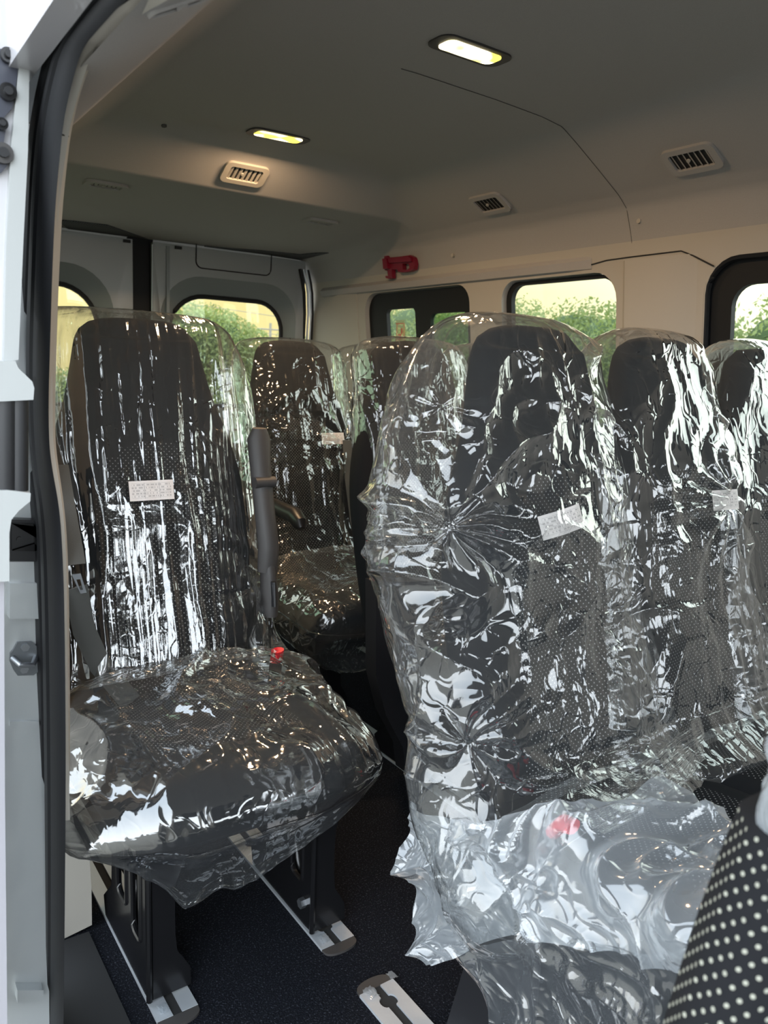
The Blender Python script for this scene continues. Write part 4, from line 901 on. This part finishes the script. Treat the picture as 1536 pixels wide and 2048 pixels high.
sheet('film_sheet', Gl([
    [(838, 1605, .86), (900, 1622, .83), (1000, 1625, .80), (1100, 1635, .78), (1220, 1640, .76), (1330, 1600, .74), (1420, 1650, .72)],
    [(842, 1690, .83), (900, 1690, .78), (1000, 1690, .72), (1110, 1690, .69), (1230, 1690, .67), (1380, 1690, .66), (1470, 1690, .66)],
    [(845, 1770, .80), (900, 1770, .74), (1000, 1765, .67), (1110, 1760, .64), (1240, 1760, .62), (1400, 1760, .61), (1505, 1740, .62)],
    [(850, 1840, .78), (910, 1850, .72), (1000, 1850, .65), (1110, 1840, .61), (1250, 1835, .59), (1390, 1840, .58), (1505, 1800, .60)],
    [(872, 1912, .78), (925, 1910, .71), (990, 1890, .66), (1110, 1870, .62), (1250, 1900, .58), (1380, 1935, .57), (1460, 1900, .58)]]),
    'cloudy white bunched film lying across the cushion of the large front seat', MT['film_pile'], .034, 61, nu=300, nv=190)
sheet('film_sheet', Gl([
    [(915, 1895, .80), (1010, 1870, .74), (1120, 1860, .70), (1240, 1880, .67), (1350, 1900, .66), (1470, 1880, .66)],
    [(960, 1960, .76), (1040, 1950, .70), (1140, 1950, .66), (1250, 1960, .63), (1360, 1960, .62), (1450, 1950, .62)],
    [(995, 2040, .74), (1070, 2040, .68), (1150, 2040, .64), (1260, 2040, .61), (1360, 2040, .60), (1430, 2040, .60)],
    [(1030, 2120, .73), (1090, 2120, .67), (1170, 2120, .63), (1270, 2120, .60), (1360, 2120, .59), (1410, 2120, .59)]]),
    'clear film hanging below the bunched film down to the bottom edge', MT['film_hang'], .022, 71, nu=240, nv=120)
sheet('film_sheet', Gp([
    [(1380, 1470, .87), (1420, 1480, .86), (1470, 1500, .85), (1540, 1520, .84)],
    [(1385, 1520, .84), (1430, 1530, .82), (1490, 1550, .80), (1560, 1570, .78)],
    [(1380, 1590, .80), (1440, 1600, .77), (1500, 1620, .74), (1560, 1640, .72)],
    [(1390, 1680, .77), (1440, 1690, .73), (1500, 1700, .70), (1560, 1720, .68)]]),
    'crumpled film over the cushion of the second bench seat at the right', MT['film'], .016, 81, nu=140, nv=130)
sheet('film_sheet', [[tuple(ony(u, v, y)) for u, v, y in r] for r in [
    [(1395, 1432, .80), (1405, 1470, .79), (1402, 1520, .76)],
    [(1320, 1490, .76), (1335, 1530, .75), (1345, 1580, .72)],
    [(1235, 1550, .73), (1250, 1590, .72), (1270, 1630, .70)],
    [(1145, 1620, .71), (1170, 1645, .70), (1200, 1665, .69)]]],
    'taut fold of clear film with a warm glint running down to the bunched film', MT['film'], .008, 101, nu=60, nv=120, fs_=2)
# film draped over the near front seat edge
sheet('film_sheet', [[tuple(O3+ray(u, v)*d) for u, v, d in r] for r in [
    [(1518, 1470, .56), (1545, 1460, .54), (1600, 1450, .50)],
    [(1503, 1580, .55), (1530, 1580, .53), (1600, 1580, .50)],
    [(1512, 1690, .54), (1545, 1700, .52), (1600, 1720, .49)],
    [(1545, 1760, .53), (1560, 1800, .52), (1610, 1850, .49)]]],
    'small fold of clear film standing above the perforated front seat edge', MT['film_pile'], .008, 91, nu=70, nv=90, group='bunched film at the near seat', fs_=2.5)

# ------------------------------------------------------------------ outside
struct(plate('ground', [(-40, -30), (60, -30), (60, 90), (-40, 90)], [], lambda a, b, t: (a, b, -.72-t), .1, MT['ground']))
def foliage(name, blobs, n, size, label, cat, group, m, trunk=None, seed=1, kind=None):
    rs = np.random.RandomState(seed); B = np.array(blobs, float); vol = B[:, 3]*B[:, 4]*B[:, 5]; vol = vol**.67; pick = rs.choice(len(B), n, p=vol/vol.sum())
    d = rs.normal(size=(n, 3)); d /= np.linalg.norm(d, axis=1, keepdims=True); r = .72+.33*rs.rand(n, 1)**1.0
    c = B[pick, :3]+d*r*B[pick, 3:6]*(1+.18*(vnoise(d*3+pick[:, None], seed)[:, None]-.5))
    a = rs.normal(size=(n, 3)); a /= np.linalg.norm(a, axis=1, keepdims=True); b = np.cross(a, rs.normal(size=(n, 3))); b /= np.linalg.norm(b, axis=1, keepdims=True)
    s = size*(.6+.8*rs.rand(n, 1)); V = np.stack([c-a*s, c+b*s*.45, c+a*s, c-b*s*.45], 1).reshape(-1, 3)
    t = thing(name, label, cat, (B[:, 0].mean(), B[:, 1].mean(), -.72), group)
    mk('foliage', V.tolist(), np.arange(4*n).reshape(-1, 4).tolist(), m, t)
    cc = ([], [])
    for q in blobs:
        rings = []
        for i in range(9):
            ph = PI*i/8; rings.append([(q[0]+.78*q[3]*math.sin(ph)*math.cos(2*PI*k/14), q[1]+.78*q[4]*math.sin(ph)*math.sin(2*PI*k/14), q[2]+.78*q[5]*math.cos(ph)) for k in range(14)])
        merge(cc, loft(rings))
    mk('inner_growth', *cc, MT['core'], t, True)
    if trunk:
        mk('trunk', *tube([(trunk[0], trunk[1], -.75), (trunk[0]+.05, trunk[1], trunk[2]*.5), (trunk[0], trunk[1]+.1, trunk[2])], [.16, .13, .08], 12), MT['bark'], t)
    return t
rs = random.Random(8)
# hedge bank along the far side (one shrub per window gap and between)
hd = [(7.2, 4.4, 2.1, 'bushy green hedge section seen through the front big window'), (7.4, 7.4, 2.22, 'bushy green hedge section seen through the plain middle window'), (7.6, 10.6, 2.35, 'bushy green hedge section seen through the sliding window'), (7.9, 13.6, 1.8, 'far bushy hedge section beyond the sliding window')]
for i, (hx_, hy_, ht, lab) in enumerate(hd):
    bl = []
    for k in range(22):
        bl.append((hx_+rs.uniform(-.3, .5), hy_+rs.uniform(-1.6, 1.6), ht*rs.uniform(.3, .62), .8, .8, ht*.36+rs.uniform(0, .12)))
    bl += [(hx_+.3, hy_-1.2, .2, 1, 1.2, 1.3), (hx_+.3, hy_, .2, 1, 1.2, 1.3), (hx_+.3, hy_+1.2, .2, 1, 1.2, 1.3)]
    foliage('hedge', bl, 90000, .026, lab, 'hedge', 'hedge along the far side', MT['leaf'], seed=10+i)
# trees behind the van
def behind(u, v, y): return ony(u, v, y)
q = behind(395, 665, 11.0)
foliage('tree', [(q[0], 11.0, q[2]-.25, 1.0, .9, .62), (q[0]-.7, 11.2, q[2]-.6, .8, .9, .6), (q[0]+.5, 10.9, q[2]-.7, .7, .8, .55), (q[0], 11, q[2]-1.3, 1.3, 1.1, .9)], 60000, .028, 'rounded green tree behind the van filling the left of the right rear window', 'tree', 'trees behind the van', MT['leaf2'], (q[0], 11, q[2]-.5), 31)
q = behind(478, 722, 14.0)
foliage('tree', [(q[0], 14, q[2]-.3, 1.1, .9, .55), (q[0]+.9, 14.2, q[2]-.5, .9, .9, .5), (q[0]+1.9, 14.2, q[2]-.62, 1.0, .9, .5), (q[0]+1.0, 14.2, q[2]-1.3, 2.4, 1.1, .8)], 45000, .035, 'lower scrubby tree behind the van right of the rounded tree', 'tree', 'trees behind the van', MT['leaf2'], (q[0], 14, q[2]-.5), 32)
q = behind(120, 760, 13.0)
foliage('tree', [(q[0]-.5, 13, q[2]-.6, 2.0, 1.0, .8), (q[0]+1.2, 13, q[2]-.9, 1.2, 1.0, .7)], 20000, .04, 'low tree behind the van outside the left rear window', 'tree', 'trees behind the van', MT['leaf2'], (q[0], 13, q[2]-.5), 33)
q = behind(541, 650, 20.0)
pl = thing('utility_pole', 'thin distant utility pole at the right of the right rear window', 'pole', (q[0], 20, -.72))
mk('pole_shaft', *cyl((q[0], 20, -.72), (q[0], 20, q[2]+.05), .035, 10), MT['pole'], pl)
mk('pole_crossarm', *cyl((q[0]-.4, 20, q[2]-.12), (q[0]+.4, 20, q[2]-.12), .02, 8), MT['pole'], pl)
for a, b, lab in (((330, 600), (600, 640), 'top overhead wire crossing the right rear window'), ((440, 655), (600, 675), 'middle overhead wire right of the tree'), ((440, 668), (600, 688), 'lowest overhead wire right of the tree')):
    p0 = behind(*a, 19.8); p1 = behind(*b, 19.8); tag(mk('power_line', *cyl(tuple(p0), tuple(p1), .010, 6), MT['pole']), lab, 'wire', 'overhead wires')
